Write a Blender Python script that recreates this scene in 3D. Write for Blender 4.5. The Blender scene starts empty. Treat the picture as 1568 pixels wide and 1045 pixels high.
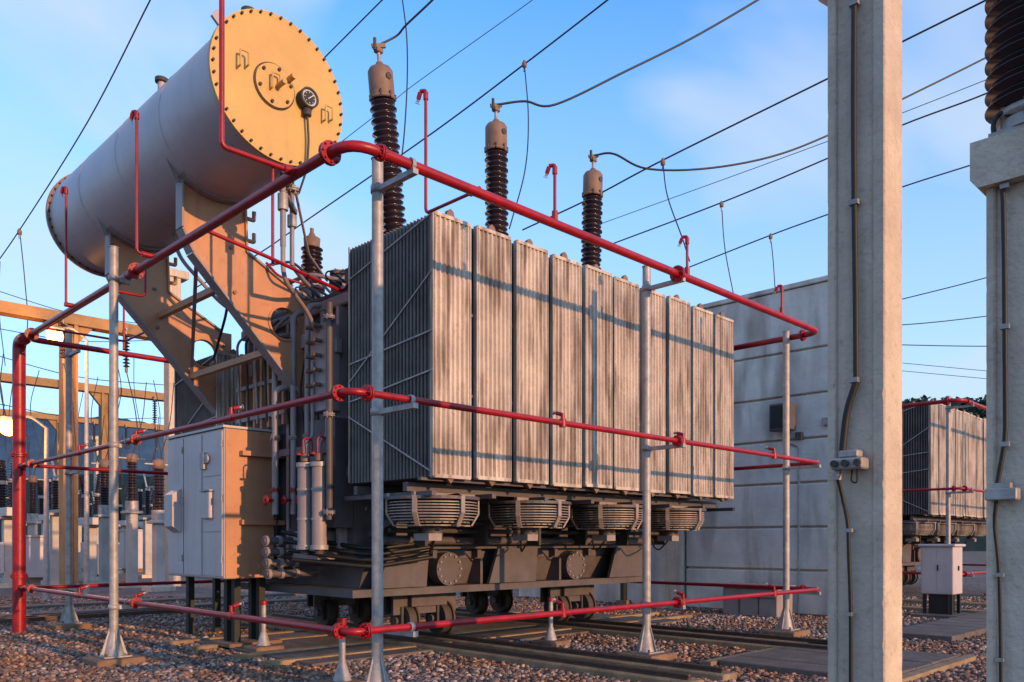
import bpy, math, random
import numpy as np
from mathutils import Vector, Matrix
random.seed(7); np.random.seed(7)
scene=bpy.context.scene
H=1.6; F=1260.0; R2=math.sqrt(2)
# surveyed position: bearing read off the photo + distance in metres along the view axis
def sv(px,py,D):
    L=(px-784)/F*D
    return Vector(((D+L)/R2,(D-L)/R2,H+(830-py)/F*D))
def gp(px,D):
    p=sv(px,830,D); return p.x,p.y
# ---------------------------------------------------------------- materials
def mat(name,c1,c2=None,scale=3.0,rough=0.6,metal=0.0,bump=0.0,bscale=30.0,streak=0.0,streakcol=(0.05,0.04,0.035),spec=0.4,detail=4,fine=0.0,finecol=(0.05,0.04,0.03),sthr=(0.5,0.78),smap=(9,9,0.45)):
    m=bpy.data.materials.new(name); m.use_nodes=True
    nt=m.node_tree; N=nt.nodes; Lk=nt.links
    b=N['Principled BSDF']; b.inputs['Roughness'].default_value=rough; b.inputs['Metallic'].default_value=metal
    b.inputs['Specular IOR Level'].default_value=spec
    if c2 is None: c2=tuple(x*0.72 for x in c1)
    tc=N.new('ShaderNodeTexCoord')
    n=N.new('ShaderNodeTexNoise'); n.inputs['Scale'].default_value=scale; n.inputs['Detail'].default_value=detail; n.inputs['Roughness'].default_value=0.62
    Lk.new(tc.outputs['Object'],n.inputs['Vector'])
    r=N.new('ShaderNodeValToRGB'); r.color_ramp.elements[0].position=0.3; r.color_ramp.elements[1].position=0.7
    r.color_ramp.elements[0].color=(*c2,1); r.color_ramp.elements[1].color=(*c1,1)
    Lk.new(n.outputs['Fac'],r.inputs['Fac']); out=r.outputs['Color']
    if streak>0:
        mp=N.new('ShaderNodeMapping'); mp.inputs['Scale'].default_value=smap; Lk.new(tc.outputs['Object'],mp.inputs['Vector'])
        n2=N.new('ShaderNodeTexNoise'); n2.inputs['Scale'].default_value=1.0; n2.inputs['Detail'].default_value=4; n2.inputs['Distortion'].default_value=0.4; Lk.new(mp.outputs['Vector'],n2.inputs['Vector'])
        r2=N.new('ShaderNodeValToRGB'); r2.color_ramp.elements[0].position=sthr[0]; r2.color_ramp.elements[1].position=sthr[1]
        r2.color_ramp.elements[0].color=(0,0,0,1); r2.color_ramp.elements[1].color=(streak,)*3+(1,)
        Lk.new(n2.outputs['Fac'],r2.inputs['Fac'])
        mx=N.new('ShaderNodeMix'); mx.data_type='RGBA'; Lk.new(r2.outputs['Color'],mx.inputs[0]); Lk.new(out,mx.inputs[6]); mx.inputs[7].default_value=(*streakcol,1); out=mx.outputs[2]
    if fine>0:
        n3=N.new('ShaderNodeTexNoise'); n3.inputs['Scale'].default_value=14; n3.inputs['Detail'].default_value=4; n3.inputs['Roughness'].default_value=0.75; Lk.new(tc.outputs['Object'],n3.inputs['Vector'])
        r3=N.new('ShaderNodeValToRGB'); r3.color_ramp.elements[0].position=0.55; r3.color_ramp.elements[1].position=0.72
        r3.color_ramp.elements[0].color=(0,0,0,1); r3.color_ramp.elements[1].color=(fine,)*3+(1,)
        Lk.new(n3.outputs['Fac'],r3.inputs['Fac'])
        mx=N.new('ShaderNodeMix'); mx.data_type='RGBA'; Lk.new(r3.outputs['Color'],mx.inputs[0]); Lk.new(out,mx.inputs[6]); mx.inputs[7].default_value=(*finecol,1); out=mx.outputs[2]
    Lk.new(out,b.inputs['Base Color'])
    if bump>0:
        nb=N.new('ShaderNodeTexNoise'); nb.inputs['Scale'].default_value=bscale; nb.inputs['Detail'].default_value=3; Lk.new(tc.outputs['Object'],nb.inputs['Vector'])
        bp=N.new('ShaderNodeBump'); bp.inputs['Strength'].default_value=bump; bp.inputs['Distance'].default_value=0.02
        Lk.new(nb.outputs['Fac'],bp.inputs['Height']); Lk.new(bp.outputs['Normal'],b.inputs['Normal'])
    return m
M={}
M['grey']=mat('grey_paint',(0.31,0.245,0.24),(0.23,0.18,0.18),2.2,0.5,bump=0.08,bscale=12,streak=0.35,streakcol=(0.14,0.1,0.08),fine=0.3,finecol=(0.16,0.105,0.08))
M['dgrey']=mat('dark_grey_paint_and_shade',(0.115,0.09,0.095),(0.07,0.056,0.06),2.0,0.55,bump=0.08,streak=0.4,streakcol=(0.05,0.036,0.033),fine=0.3)  # base darkened further to carry the shade low on the tank
M['under']=mat('grimy_steel',(0.075,0.06,0.055),(0.035,0.03,0.028),3.0,0.7,bump=0.2)
M['cab']=mat('cabinet_paint',(0.52,0.43,0.42),(0.45,0.37,0.365),1.5,0.42,streak=0.3,streakcol=(0.27,0.2,0.17),fine=0.2,finecol=(0.27,0.2,0.16))
M['cons']=mat('conservator_paint',(0.46,0.37,0.39),(0.38,0.3,0.32),1.2,0.4,streak=0.25,streakcol=(0.28,0.22,0.22),fine=0.15,finecol=(0.28,0.22,0.22))
M['ochre_lit']=mat('end_plate_orange_light',(0.6,0.36,0.1),(0.5,0.28,0.085),1.0,0.5,fine=0.25,finecol=(0.36,0.2,0.08),streak=0.3,streakcol=(0.38,0.22,0.09))  # grey plate under orange light; the orange is put into the base colour
M['arm']=mat('support_arm_orange_light',(0.52,0.24,0.125),(0.4,0.18,0.095),1.6,0.5,fine=0.35,finecol=(0.18,0.09,0.06),streak=0.3,streakcol=(0.23,0.11,0.07))  # orange lamplight on the arms is painted into this colour
M['rad']=mat('radiator_galvanised',(0.62,0.5,0.41),(0.4,0.32,0.265),1.6,0.5,metal=0.05,bump=0.5,bscale=22,streak=0.85,streakcol=(0.2,0.135,0.1),fine=0.5,finecol=(0.26,0.175,0.125),sthr=(0.47,0.63),smap=(6,6,0.9))
M['radd']=mat('radiator_fins_shaded',(0.2,0.16,0.145),(0.11,0.088,0.08),3.0,0.6,streak=0.4,streakcol=(0.08,0.06,0.05))  # darker copy of the radiator colour; shade on the inner fins painted in
M['red']=mat('red_pipe_paint',(0.36,0.006,0.015),(0.2,0.005,0.01),6,0.38,fine=0.4,finecol=(0.08,0.008,0.01),bump=0.08)
M['galv']=mat('galvanised_steel',(0.42,0.37,0.35),(0.25,0.215,0.205),9,0.5,metal=0.2,bump=0.15,bscale=40,fine=0.35,finecol=(0.2,0.15,0.12),streak=0.4,streakcol=(0.2,0.16,0.14))
M['porc']=mat('brown_porcelain',(0.026,0.014,0.02),(0.016,0.009,0.013),5,0.2)
M['tan']=mat('bushing_cap_metal',(0.24,0.14,0.095),(0.16,0.09,0.065),6,0.6)
M['black']=mat('black_rubber_and_gap_shade',(0.016,0.015,0.015),(0.009,0.009,0.009),8,0.55)  # also fills the radiator gaps, as painted shade
M['wire']=mat('conductor_wire',(0.03,0.03,0.04),(0.02,0.02,0.025),8,0.5,metal=0.0)
M['conc']=mat('weathered_concrete',(0.6,0.48,0.375),(0.44,0.345,0.27),2.0,0.85,bump=0.6,bscale=26,streak=0.5,streakcol=(0.26,0.19,0.14),fine=0.5,finecol=(0.29,0.21,0.155))
M['wall']=mat('wall_concrete',(0.74,0.65,0.58),(0.5,0.43,0.385),0.9,0.85,bump=0.35,bscale=10,streak=0.8,streakcol=(0.28,0.22,0.18),fine=0.3,finecol=(0.35,0.28,0.23),smap=(1.6,1.6,0.35),sthr=(0.46,0.66))
M['slab']=mat('trench_cover_concrete',(0.16,0.12,0.1),(0.08,0.062,0.052),3,0.85,bump=0.5,bscale=25,fine=0.4)
M['foot']=mat('footing_concrete',(0.27,0.15,0.085),(0.15,0.085,0.055),5,0.9,bump=0.6,bscale=18,fine=0.4)
M['kerb']=mat('kerb_concrete',(0.34,0.22,0.12),(0.17,0.11,0.065),3,0.9,bump=0.5,bscale=20,fine=0.4)
M['rust']=mat('rusty_rail',(0.12,0.06,0.04),(0.06,0.033,0.028),8,0.6,metal=0.2)
M['white']=mat('white_paint',(0.46,0.39,0.35),(0.32,0.265,0.24),1.5,0.6,fine=0.3,finecol=(0.22,0.17,0.14))
M['orange_lit_steel']=mat('gantry_beam',(0.36,0.2,0.09),(0.25,0.14,0.065),2,0.8,bump=0.2)  # orange light falling on the beams is mixed into the base colour
M['glass']=mat('gauge_face',(0.5,0.5,0.48),(0.42,0.42,0.4),30,0.2)
M['grille']=mat('fan_guard',(0.34,0.27,0.24),(0.22,0.175,0.155),6,0.5,metal=0.1)
M['hill']=mat('hill_haze_forest',(0.08,0.13,0.18),(0.045,0.085,0.13),0.02,1.0,spec=0.0)  # blue distance haze is mixed into the base colour
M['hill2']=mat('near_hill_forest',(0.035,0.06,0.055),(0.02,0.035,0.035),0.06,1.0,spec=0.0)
M['leaf']=mat('distant_foliage',(0.05,0.08,0.06),(0.025,0.045,0.035),0.4,1.0,spec=0.1)
M['label']=mat('yellow_warning_label',(0.5,0.35,0.06),(0.45,0.3,0.05),5,0.5)
def emis(name,c,s):
    m=bpy.data.materials.new(name); m.use_nodes=True; b=m.node_tree.nodes['Principled BSDF']
    b.inputs['Emission Color'].default_value=(*c,1); b.inputs['Emission Strength'].default_value=s; b.inputs['Base Color'].default_value=(*c,1); return m
M['lamp']=emis('sodium_lamp',(1,0.52,0.12),12)
# ---------------------------------------------------------------- mesh builder
class MB:
    def __init__(s): s.v=[]; s.f=[]; s.m=[]; s.sm=[]; s.mats=[]
    def mi(s,k):
        if k not in s.mats: s.mats.append(k)
        return s.mats.index(k)
    def add(s,vs,fs,k,smooth=False):
        o=len(s.v); s.v.extend([tuple(x) for x in vs]); i=s.mi(k)
        for f in fs: s.f.append(tuple(o+a for a in f)); s.m.append(i); s.sm.append(smooth)
    def box(s,a,b,k,bev=0.0):
        x0,y0,z0=[min(a[i],b[i]) for i in range(3)]; x1,y1,z1=[max(a[i],b[i]) for i in range(3)]
        if bev<=0:
            v=[(x0,y0,z0),(x1,y0,z0),(x1,y1,z0),(x0,y1,z0),(x0,y0,z1),(x1,y0,z1),(x1,y1,z1),(x0,y1,z1)]
            s.add(v,[(0,3,2,1),(4,5,6,7),(0,1,5,4),(1,2,6,5),(2,3,7,6),(3,0,4,7)],k); return
        c=bev; v=[]
        for (z,i) in ((z0,c),(z0+c,0),(z1-c,0),(z1,c)):
            e=i
            v+= [(x0+c+e*0,y0+e,z),(x1-c,y0+e,z),(x1-e,y0+c,z),(x1-e,y1-c,z),(x1-c,y1-e,z),(x0+c,y1-e,z),(x0+e,y1-c,z),(x0+e,y0+c,z)]
        f=[tuple(range(7,-1,-1)),tuple(range(24,32))]
        for r in range(3):
            for i in range(8): f.append((r*8+i,r*8+(i+1)%8,(r+1)*8+(i+1)%8,(r+1)*8+i))
        s.add(v,f,k)
    def obox(s,p0,p1,w,h,k,up=(0,0,1)):
        p0=Vector(p0);p1=Vector(p1); t=(p1-p0).normalized(); u=Vector(up)
        if abs(t.dot(u))>0.98: u=Vector((1,0,0))
        a=t.cross(u).normalized(); b=a.cross(t).normalized()
        v=[]
        for p in (p0,p1):
            for (i,j) in ((-1,-1),(1,-1),(1,1),(-1,1)): v.append(p+a*(w/2*i)+b*(h/2*j))
        s.add(v,[(0,1,2,3),(7,6,5,4),(0,4,5,1),(1,5,6,2),(2,6,7,3),(3,7,4,0)],k)
    def basis(s,t):
        t=t.normalized(); u=Vector((0,0,1)) if abs(t.z)<0.95 else Vector((1,0,0))
        a=t.cross(u).normalized(); b=t.cross(a).normalized(); return a,b
    def cyl(s,p0,p1,r,k,seg=16,r2=None,caps=True,kc=None):
        p0=Vector(p0);p1=Vector(p1); r2=r if r2 is None else r2
        a,b=s.basis(p1-p0); v=[]
        for p,rr in ((p0,r),(p1,r2)):
            for i in range(seg):
                th=2*math.pi*i/seg; v.append(p+a*(rr*math.cos(th))+b*(rr*math.sin(th)))
        s.add(v,[(i,(i+1)%seg,seg+(i+1)%seg,seg+i) for i in range(seg)],k,True)
        if caps:
            s.add(v,[tuple(range(seg-1,-1,-1)),tuple(range(seg,2*seg))],kc or k)
    def lathe(s,p0,t,prof,k,seg=20,smooth=True):
        p0=Vector(p0); t=Vector(t).normalized(); a,b=s.basis(t); v=[]
        for (h,r) in prof:
            for i in range(seg):
                th=2*math.pi*i/seg; v.append(p0+t*h+a*(r*math.cos(th))+b*(r*math.sin(th)))
        f=[]
        for j in range(len(prof)-1):
            for i in range(seg): f.append((j*seg+i,j*seg+(i+1)%seg,(j+1)*seg+(i+1)%seg,(j+1)*seg+i))
        s.add(v,f,k,smooth)
    def tube(s,path,r,k,seg=10,rnd=0.0):
        P=[Vector(p) for p in path]
        if rnd>0 and len(P)>2:
            Q=[P[0]]
            for i in range(1,len(P)-1):
                a,b,c=P[i-1],P[i],P[i+1]; d=min(rnd,(a-b).length*0.49,(c-b).length*0.49)
                p1=b+(a-b).normalized()*d; p2=b+(c-b).normalized()*d
                for j in range(7):
                    t=j/6; Q.append(p1*(1-t)**2+b*(2*t*(1-t))+p2*t*t)
            Q.append(P[-1]); P=Q
        n=len(P); T=[]
        for i in range(n):
            a=P[max(i-1,0)]; b=P[min(i+1,n-1)]; T.append((b-a).normalized() if (b-a).length>1e-6 else Vector((0,0,1)))
        a,b=s.basis(T[0]); v=[]
        for i in range(n):
            a=(a-T[i]*a.dot(T[i])).normalized(); b=T[i].cross(a)
            for j in range(seg):
                th=2*math.pi*j/seg; v.append(P[i]+a*(r*math.cos(th))+b*(r*math.sin(th)))
        f=[]
        for i in range(n-1):
            for j in range(seg): f.append((i*seg+j,i*seg+(j+1)%seg,(i+1)*seg+(j+1)%seg,(i+1)*seg+j))
        s.add(v,f,k,True); s.add(v[:seg],[tuple(range(seg-1,-1,-1))],k); s.add(v[-seg:],[tuple(range(seg))],k)
    def prismY(s,poly,y0,y1,k):   # poly in (x,z)
        n=len(poly); v=[(x,y0,z) for x,z in poly]+[(x,y1,z) for x,z in poly]
        s.add(v,[tuple(range(n)),tuple(range(2*n-1,n-1,-1))]+[(i,n+i,n+(i+1)%n,(i+1)%n) for i in range(n)],k)
    def prismX(s,poly,x0,x1,k):   # poly in (y,z)
        n=len(poly); v=[(x0,y,z) for y,z in poly]+[(x1,y,z) for y,z in poly]
        s.add(v,[tuple(range(n-1,-1,-1)),tuple(range(n,2*n))]+[(i,(i+1)%n,n+(i+1)%n,n+i) for i in range(n)],k)
    def flange(s,c,t,r,w,k,bolts=8):
        c=Vector(c);t=Vector(t).normalized()
        s.cyl(c-t*w,c-t*0.004,r,k,18); s.cyl(c+t*0.004,c+t*w,r,k,18)
        a,b=s.basis(t)
        for i in range(bolts):
            th=2*math.pi*i/bolts; o=a*(r*0.8*math.cos(th))+b*(r*0.8*math.sin(th)); s.cyl(c+o-t*(w+0.02),c+o+t*(w+0.02),r*0.1,k,6)
    def obj(s,name,parent=None):
        me=bpy.data.meshes.new(name); me.from_pydata(s.v,[],s.f)
        for k in s.mats: me.materials.append(M[k])
        me.polygons.foreach_set('material_index',s.m); me.polygons.foreach_set('use_smooth',s.sm); me.update()
        o=bpy.data.objects.new(name,me); scene.collection.objects.link(o)
        if parent: o.parent=parent
        return o
def empty(name):
    e=bpy.data.objects.new(name,None); scene.collection.objects.link(e); return e
def clone(parent,name,off,skip=()):
    e=empty(name); e.location=off
    for c in list(parent.children):
        if any(c.name.startswith(k) for k in skip): continue
        d=bpy.data.objects.new(c.name,c.data); scene.collection.objects.link(d); d.parent=e
    return e
def ribbed(L,n,rc,rs):
    pr=[(0,rc)]; p=L/n
    for i in range(n):
        h=i*p; r=rs if i%2==0 else rs*0.9
        pr+=[(h+p*0.15,rc),(h+p*0.5,r),(h+p*0.62,r),(h+p*0.72,rc*1.03)]
    pr+=[(L,rc)]; return pr

# ================================================================= POWER TRANSFORMER
TR=empty('power_transformer')
# --- tank
t=MB()
t.box((6.5,9.6,1.35),(13.3,12.6,5.0),'dgrey')
t.prismX([(9.75,0.95),(12.45,0.95),(12.6,1.346),(9.6,1.346)],6.7,13.1,'dgrey')
t.box((6.35,9.4,0.84),(13.2,12.75,0.945),'dgrey')
t.box((6.4,9.5,4.9),(13.4,12.7,5.06),'grey',0.02)      # cover flange
t.box((6.42,9.52,5.07),(13.38,12.68,5.12),'dgrey')
for i in range(60):
    x=6.5+i*0.115; t.cyl((x,9.53,4.86),(x,9.53,5.16),0.018,'galv',6)
for y in (9.75,10.15,11.1,11.7,12.35): t.box((6.36,y,1.5),(6.497,y+0.07,4.88),'grey')
t.box((6.34,9.62,2.9),(6.497,12.58,3.0),'grey')
for x in np.arange(6.9,13.2,0.9): t.box((x,9.46,1.36),(x+0.08,9.597,4.88),'dgrey')
for (x) in (7.0,8.75,10.6,12.4):
    t.prismX([(9.45,0.95),(9.745,0.95),(9.6,1.34),(9.45,1.34)],x,x+0.05,'dgrey')
for (x,z) in ((8.05,1.2),(10.95,1.2)):
    t.cyl((x,9.58,z),(x,9.37,z),0.25,'dgrey',28); 
    for i in range(12):
        a=2*math.pi*i/12; t.cyl((x+0.21*math.cos(a),9.37,z+0.21*math.sin(a)),(x+0.21*math.cos(a),9.345,z+0.21*math.sin(a)),0.018,'grey',6)
for (x0,x1) in ((6.9,7.6),(9.0,9.9),(12.0,12.9)):
    t.prismY([(x0,1.5),(x1,1.5),(x1-0.05,0.96),(x0-0.2,0.96)],9.3,9.36,'dgrey')
t.box((6.9,9.36,1.5),(13.1,9.598,1.55),'dgrey')
t.tube([(6.7,9.2,1.62),(13.3,9.2,1.62)],0.06,'dgrey',12); t.tube([(6.7,9.05,1.76),(13.2,9.05,1.76)],0.035,'under',8)
t.tube([(6.9,8.95,1.88),(13.2,8.95,1.88)],0.03,'dgrey',8)
for x in np.arange(7.2,13.0,1.15): t.box((x,8.9,1.55),(x+0.05,9.3,1.93),'under')
t.obj('main_tank',TR)
# --- undercarriage wheels
w=MB()
for X in (8.1,11.6):
    for Y in (10.1,12.3):
        w.box((X-0.62,Y-0.1,0.5),(X+0.62,Y-0.05,0.83),'dgrey'); w.box((X-0.62,Y+0.1,0.5),(X+0.62,Y+0.15,0.83),'under')
        w.box((X-0.35,Y-0.2,0.62),(X+0.35,Y+0.25,0.838),'dgrey')
        for dx in (-0.35,0.35):
            w.cyl((X+dx-0.07,Y-0.0,0.4),(X+dx+0.07,Y,0.4),0.25,'under',24); w.cyl((X+dx+0.07,Y,0.4),(X+dx+0.1,Y,0.4),0.29,'rust',24)
            w.cyl((X+dx-0.18,Y,0.4),(X+dx+0.18,Y,0.4),0.06,'dgrey',12)
            w.box((X+dx-0.14,Y-0.13,0.28),(X+dx-0.1,Y+0.13,0.62),'under'); w.box((X+dx+0.13,Y-0.13,0.28),(X+dx+0.17,Y+0.13,0.62),'under')
w.obj('wheel_bogies',TR)
# --- radiators
def fin(mb,x0,x1,y,z0,z1,th,k_,fl=8):
    n=fl; W=(x1-x0)/n; fr=[]; 
    for i in range(n):
        a=x0+i*W
        fr+=[(a+W*0.1,0.0),(a+W*0.32,1.0),(a+W*0.6,1.0),(a+W*0.9,0.0)]
    poly=[(x,y-th*(0.15+o)) for x,o in fr]+[(x,y+th*(0.15+o)) for x,o in reversed(fr)]
    k=len(poly); v=[(x,yy,z0) for x,yy in poly]+[(x,yy,z1) for x,yy in poly]
    mb.add(v,[tuple(range(k-1,-1,-1)),tuple(range(k,2*k))]+[(i,(i+1)%k,k+(i+1)%k,k+i) for i in range(k)],k_)
def bank(x0,n,pitch,y0,y1,z0,z1,nf,name):
    r=MB()
    for i in range(n):
        a=x0+i*pitch+random.uniform(-0.006,0.006); b=a+pitch-0.095; jz=random.uniform(-0.015,0.015); jy=random.uniform(0,0.03)
        for j in range(nf):
            y=y0+0.02+j*(y1-y0-0.04)/(nf-1)+(jy if j==0 else 0.03)
            if j==0: fin(r,a,b,y,z0+jz,z1+jz,0.03,'rad')
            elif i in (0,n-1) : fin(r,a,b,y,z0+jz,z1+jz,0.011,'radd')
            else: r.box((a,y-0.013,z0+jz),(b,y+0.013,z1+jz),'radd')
        xm=(a+b)/2
        for zz in (z0+0.12,z1-0.12): r.cyl((xm,y0+0.06,zz),(xm,y1+0.35,zz),0.05,'radd',12)
        y_=y0+jy
        r.box((a+0.01,y_-0.022,z1+jz-0.03),(b-0.01,y_+0.06,z1+jz+0.012),'rad')
        r.box((a+0.01,y_-0.022,z0+jz-0.014),(b-0.01,y_+0.06,z0+jz+0.03),'rad')
        r.box((a-0.004,y_-0.012,z0+jz),(a+0.012,y_+0.05,z1+jz),'rad'); r.box((b-0.012,y_-0.012,z0+jz),(b+0.004,y_+0.05,z1+jz),'rad')
        r.box((b+0.012,y0+0.09,z0),(b+0.082,y1,z1-0.05),'black')  # black filler standing in for the shade between neighbouring radiators
        for zz in (z0+1.0,z0+2.0): r.box((b+0.02,y0+0.05,zz),(b+0.07,y0+0.088,zz+0.03),'radd')
        zz=z1+0.012
        r.prismY([(xm-0.07,zz),(xm+0.07,zz),(xm+0.045,zz+0.07),(xm,zz+0.1),(xm-0.045,zz+0.07)],y0+0.04,y0+0.09,'tan')
        r.prismY([(xm-0.06,z0-0.02),(xm,z0-0.085),(xm+0.06,z0-0.02)],y0+0.04,y0+0.09,'tan')
        for yy in (y0+0.55,y0+1.2): r.prismY([(xm-0.05,z1+0.02),(xm+0.05,z1+0.02),(xm+0.03,z1+0.1),(xm-0.03,z1+0.1)],yy,yy+0.05,'tan')
    xe=x0-0.012
    H_=z1-z0
    for (ya,za,yb,zb) in ((y0,z0+H_*0.78,y1,z0+H_*0.42),(y0,z1-0.02,y1,z0+H_*0.86),(y0,z0+0.03,y1,z0+H_*0.28),(y0,z0+H_*0.4,y1,z0+H_*0.34),(y0,z0+H_*0.55,y1,z0+H_*0.5)):
        r.obox((xe,ya,za),(xe,yb,zb),0.012,0.018,'galv',up=(0,0,1))
    for yy in (y0+0.01,y1-0.02): r.box((xe-0.004,yy-0.01,z0),(xe+0.006,yy+0.015,z1),'rad')
    return r.obj(name,TR)
bank(6.2,10,0.693,7.5,9.26,2.39,5.51,26,'radiator_bank_front')
bank(6.2,10,0.693,13.1,14.8,2.39,4.75,24,'radiator_bank_rear')
# radiator support frame, header pipes
h=MB()
h.box((6.15,7.95,2.22),(13.2,8.03,2.33),'dgrey'); h.box((6.15,9.0,2.22),(13.2,9.08,2.33),'dgrey')
for x in np.arange(6.25,13.3,0.99): h.box((x,7.6,2.16),(x+0.07,9.45,2.217),'dgrey')
for x in (6.75,8.5,10.3,12.2):
    h.obox((x,9.58,1.7),(x,8.3,2.15),0.07,0.09,'dgrey')
h.tube([(6.3,9.42,5.2),(13.2,9.42,5.2)],0.1,'dgrey',14); h.tube([(6.3,9.38,2.55),(13.2,9.38,2.55)],0.1,'dgrey',14)
h.box((6.1,7.62,2.335),(13.2,7.68,2.37),'dgrey')
h.obj('radiator_frame',TR)
# fans
for i,x in enumerate((6.72,8.5,10.28,12.05)):
    f=MB(); c=Vector((x,8.15,1.84))
    f.cyl(c+Vector((0,0,0.0)),c+Vector((0,0,0.3)),0.47,'under',28)
    for j in range(8):
        z=0.0+j*0.036; rr=0.57-(0.1,0.05,0.02,0,0,0,0,0.01)[j]
        f.lathe(c+Vector((0,0,z)),(0,0,1),[(0,rr-0.03),(0,rr),(0.012,rr),(0.012,rr-0.03),(0,rr-0.03)],'grille',36,False)
    f.lathe(c,(0,0,1),[(0.29,0.46),(0.29,0.6),(0.33,0.6),(0.33,0.46),(0.29,0.46)],'dgrey',36,False)
    for a in range(6):
        th=a*math.pi/3+0.5; d=Vector((math.cos(th),math.sin(th),0)); f.obox(c+d*0.5+Vector((0,0,-0.03)),c+d*0.59+Vector((0,0,0.12)),0.06,0.02,'grille',up=d); f.obox(c+d*0.59+Vector((0,0,0.12)),c+d*0.59+Vector((0,0,0.33)),0.06,0.02,'grille',up=d)
        f.obox(c+d*0.1+Vector((0,0,-0.03)),c+d*0.5+Vector((0,0,-0.03)),0.02,0.02,'grille')
    for rr in (0.2,0.3,0.4): f.lathe(c+Vector((0,0,-0.035)),(0,0,1),[(0,rr),(0,rr+0.012),(0.012,rr+0.012),(0.012,rr),(0,rr)],'grille',28,False)
    f.cyl(c+Vector((0,0,-0.18)),c+Vector((0,0,-0.01)),0.13,'dgrey',18); f.box((x-0.19,8.0,1.62),(x+0.02,8.3,1.71),'grey')
    for a in range(5):
        th=a*2*math.pi/5; d=Vector((math.cos(th),math.sin(th),0)); n=Vector((-d.y,d.x,0))
        f.add([c+d*0.08+n*0.05+Vector((0,0,0.31)),c+d*0.43+n*0.12+Vector((0,0,0.32)),c+d*0.43-n*0.1+Vector((0,0,0.37)),c+d*0.08-n*0.05+Vector((0,0,0.34))],[(0,1,2,3)],'under')
    f.box((x-0.5,7.9,2.174),(x+0.5,7.96,2.215),'grey'); f.box((x-0.5,8.4,2.174),(x+0.5,8.46,2.215),'grey')
    f.tube([(x+0.1,8.2,1.7),(x+0.3,8.6,1.45),(x+0.7,9.0,1.5),(x+0.9,9.2,1.7)],0.014,'black',6,0.15)
    f.obj('cooling_fan_%d'%(i+1),TR)
# --- conservator
c=MB(); cx,cz,Rc=5.0,7.02,0.83; yf,yb=8.95,14.9
def ring(y,r): 
    return [(cx+r*math.cos(2*math.pi*i/72),y,cz+r*math.sin(2*math.pi*i/72)) for i in range(72)]
v=[];ys=[yf+0.04,yf+1.5,yf+3.0,yf+4.5,yb-0.04]
for y in ys: v+=ring(y,Rc)
c.add(v,[(j*72+i,(j+1)*72+i,(j+1)*72+(i+1)%72,j*72+(i+1)%72) for j in range(len(ys)-1) for i in range(72)],'cons',True)
for y in (yf+1.5,yf+3.0,yf+4.5): c.lathe((cx,y,cz),(0,1,0),[(-0.012,Rc),(-0.006,Rc+0.006),(0.006,Rc+0.006),(0.012,Rc)],'cons',72)
c.cyl((cx,yf+0.01,cz),(cx,yf+0.045,cz),Rc+0.045,'cons',72)
c.cyl((cx,yf-0.03,cz),(cx,yf+0.005,cz),Rc+0.045,'ochre_lit',72)  # front half of the flange carries the painted orange light
c.cyl((cx,yb-0.035,cz),(cx,yb+0.0,cz),Rc+0.045,'tan',72); c.cyl((cx,yb+0.003,cz),(cx,yb+0.035,cz),Rc+0.045,'cons',72)
for i in range(40):
    a=2*math.pi*i/40; p=Vector((cx+(Rc+0.012)*math.cos(a),0,cz+(Rc+0.012)*math.sin(a)))
    for (y0,y1) in ((yf-0.065,yf+0.075),(yb-0.07,yb+0.07)): c.cyl((p.x,y0,p.z),(p.x,y1,p.z),0.016,'under',6)
yy=yf-0.03
c.cyl((cx-0.08,yy,cz),(cx-0.08,yy-0.03,cz),0.25,'ochre_lit',40); c.lathe((cx-0.08,yy,cz),(0,-1,0),[(0.002,0.27),(0.012,0.268),(0.012,0.255)],'under',40)
for i in range(6):
    a=2*math.pi*i/6+0.3; c.cyl((cx-0.08+0.21*math.cos(a),yy-0.03,cz+0.21*math.sin(a)),(cx-0.08+0.21*math.cos(a),yy-0.055,cz+0.21*math.sin(a)),0.02,'under',8)
for (hx,hz) in ((cx-0.5,cz+0.12),(cx+0.62,cz-0.1),(cx-0.1,cz+0.02)):
    c.tube([(hx-0.05,yy-0.02,hz-0.09),(hx-0.05,yy-0.09,hz-0.09),(hx-0.05,yy-0.09,hz+0.09),(hx+0.05,yy-0.09,hz+0.09),(hx+0.05,yy-0.09,hz-0.05),(hx+0.05,yy-0.02,hz-0.05)],0.012,'ochre_lit',6,0.02)
g=Vector((cx+0.33,yy,cz-0.02))
c.cyl(g,g+Vector((0,-0.1,0)),0.12,'under',28); c.cyl(g+Vector((0,-0.101,0)),g+Vector((0,-0.106,0)),0.098,'glass',28); c.cyl(g+Vector((0,-0.107,0)),g+Vector((0,-0.112,0)),0.078,'black',20)
c.obox(g+Vector((-0.02,-0.116,-0.02)),g+Vector((0.06,-0.116,0.05)),0.012,0.004,'glass',up=(0,1,0))
for a in range(8): 
    d=Vector((math.cos(a*math.pi/4),0,math.sin(a*math.pi/4))); c.obox(g+Vector((0,-0.114,0))+d*0.055,g+Vector((0,-0.114,0))+d*0.072,0.008,0.003,'glass',up=(0,1,0))
c.lathe(g,(0,-1,0),[(0.1,0.1),(0.125,0.1),(0.125,0.122),(0.1,0.122)],'under',28)
c.cyl(g+Vector((0.0,-0.06,-0.12)),g+Vector((0,-0.06,-0.2)),0.05,'under',12)
c.tube([g+Vector((0,-0.06,-0.2)),g+Vector((0.02,-0.06,-0.5)),g+Vector((0.0,-0.05,-0.85)),g+Vector((-0.02,0.1,-1.1))],0.014,'under',8,0.1)
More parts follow.
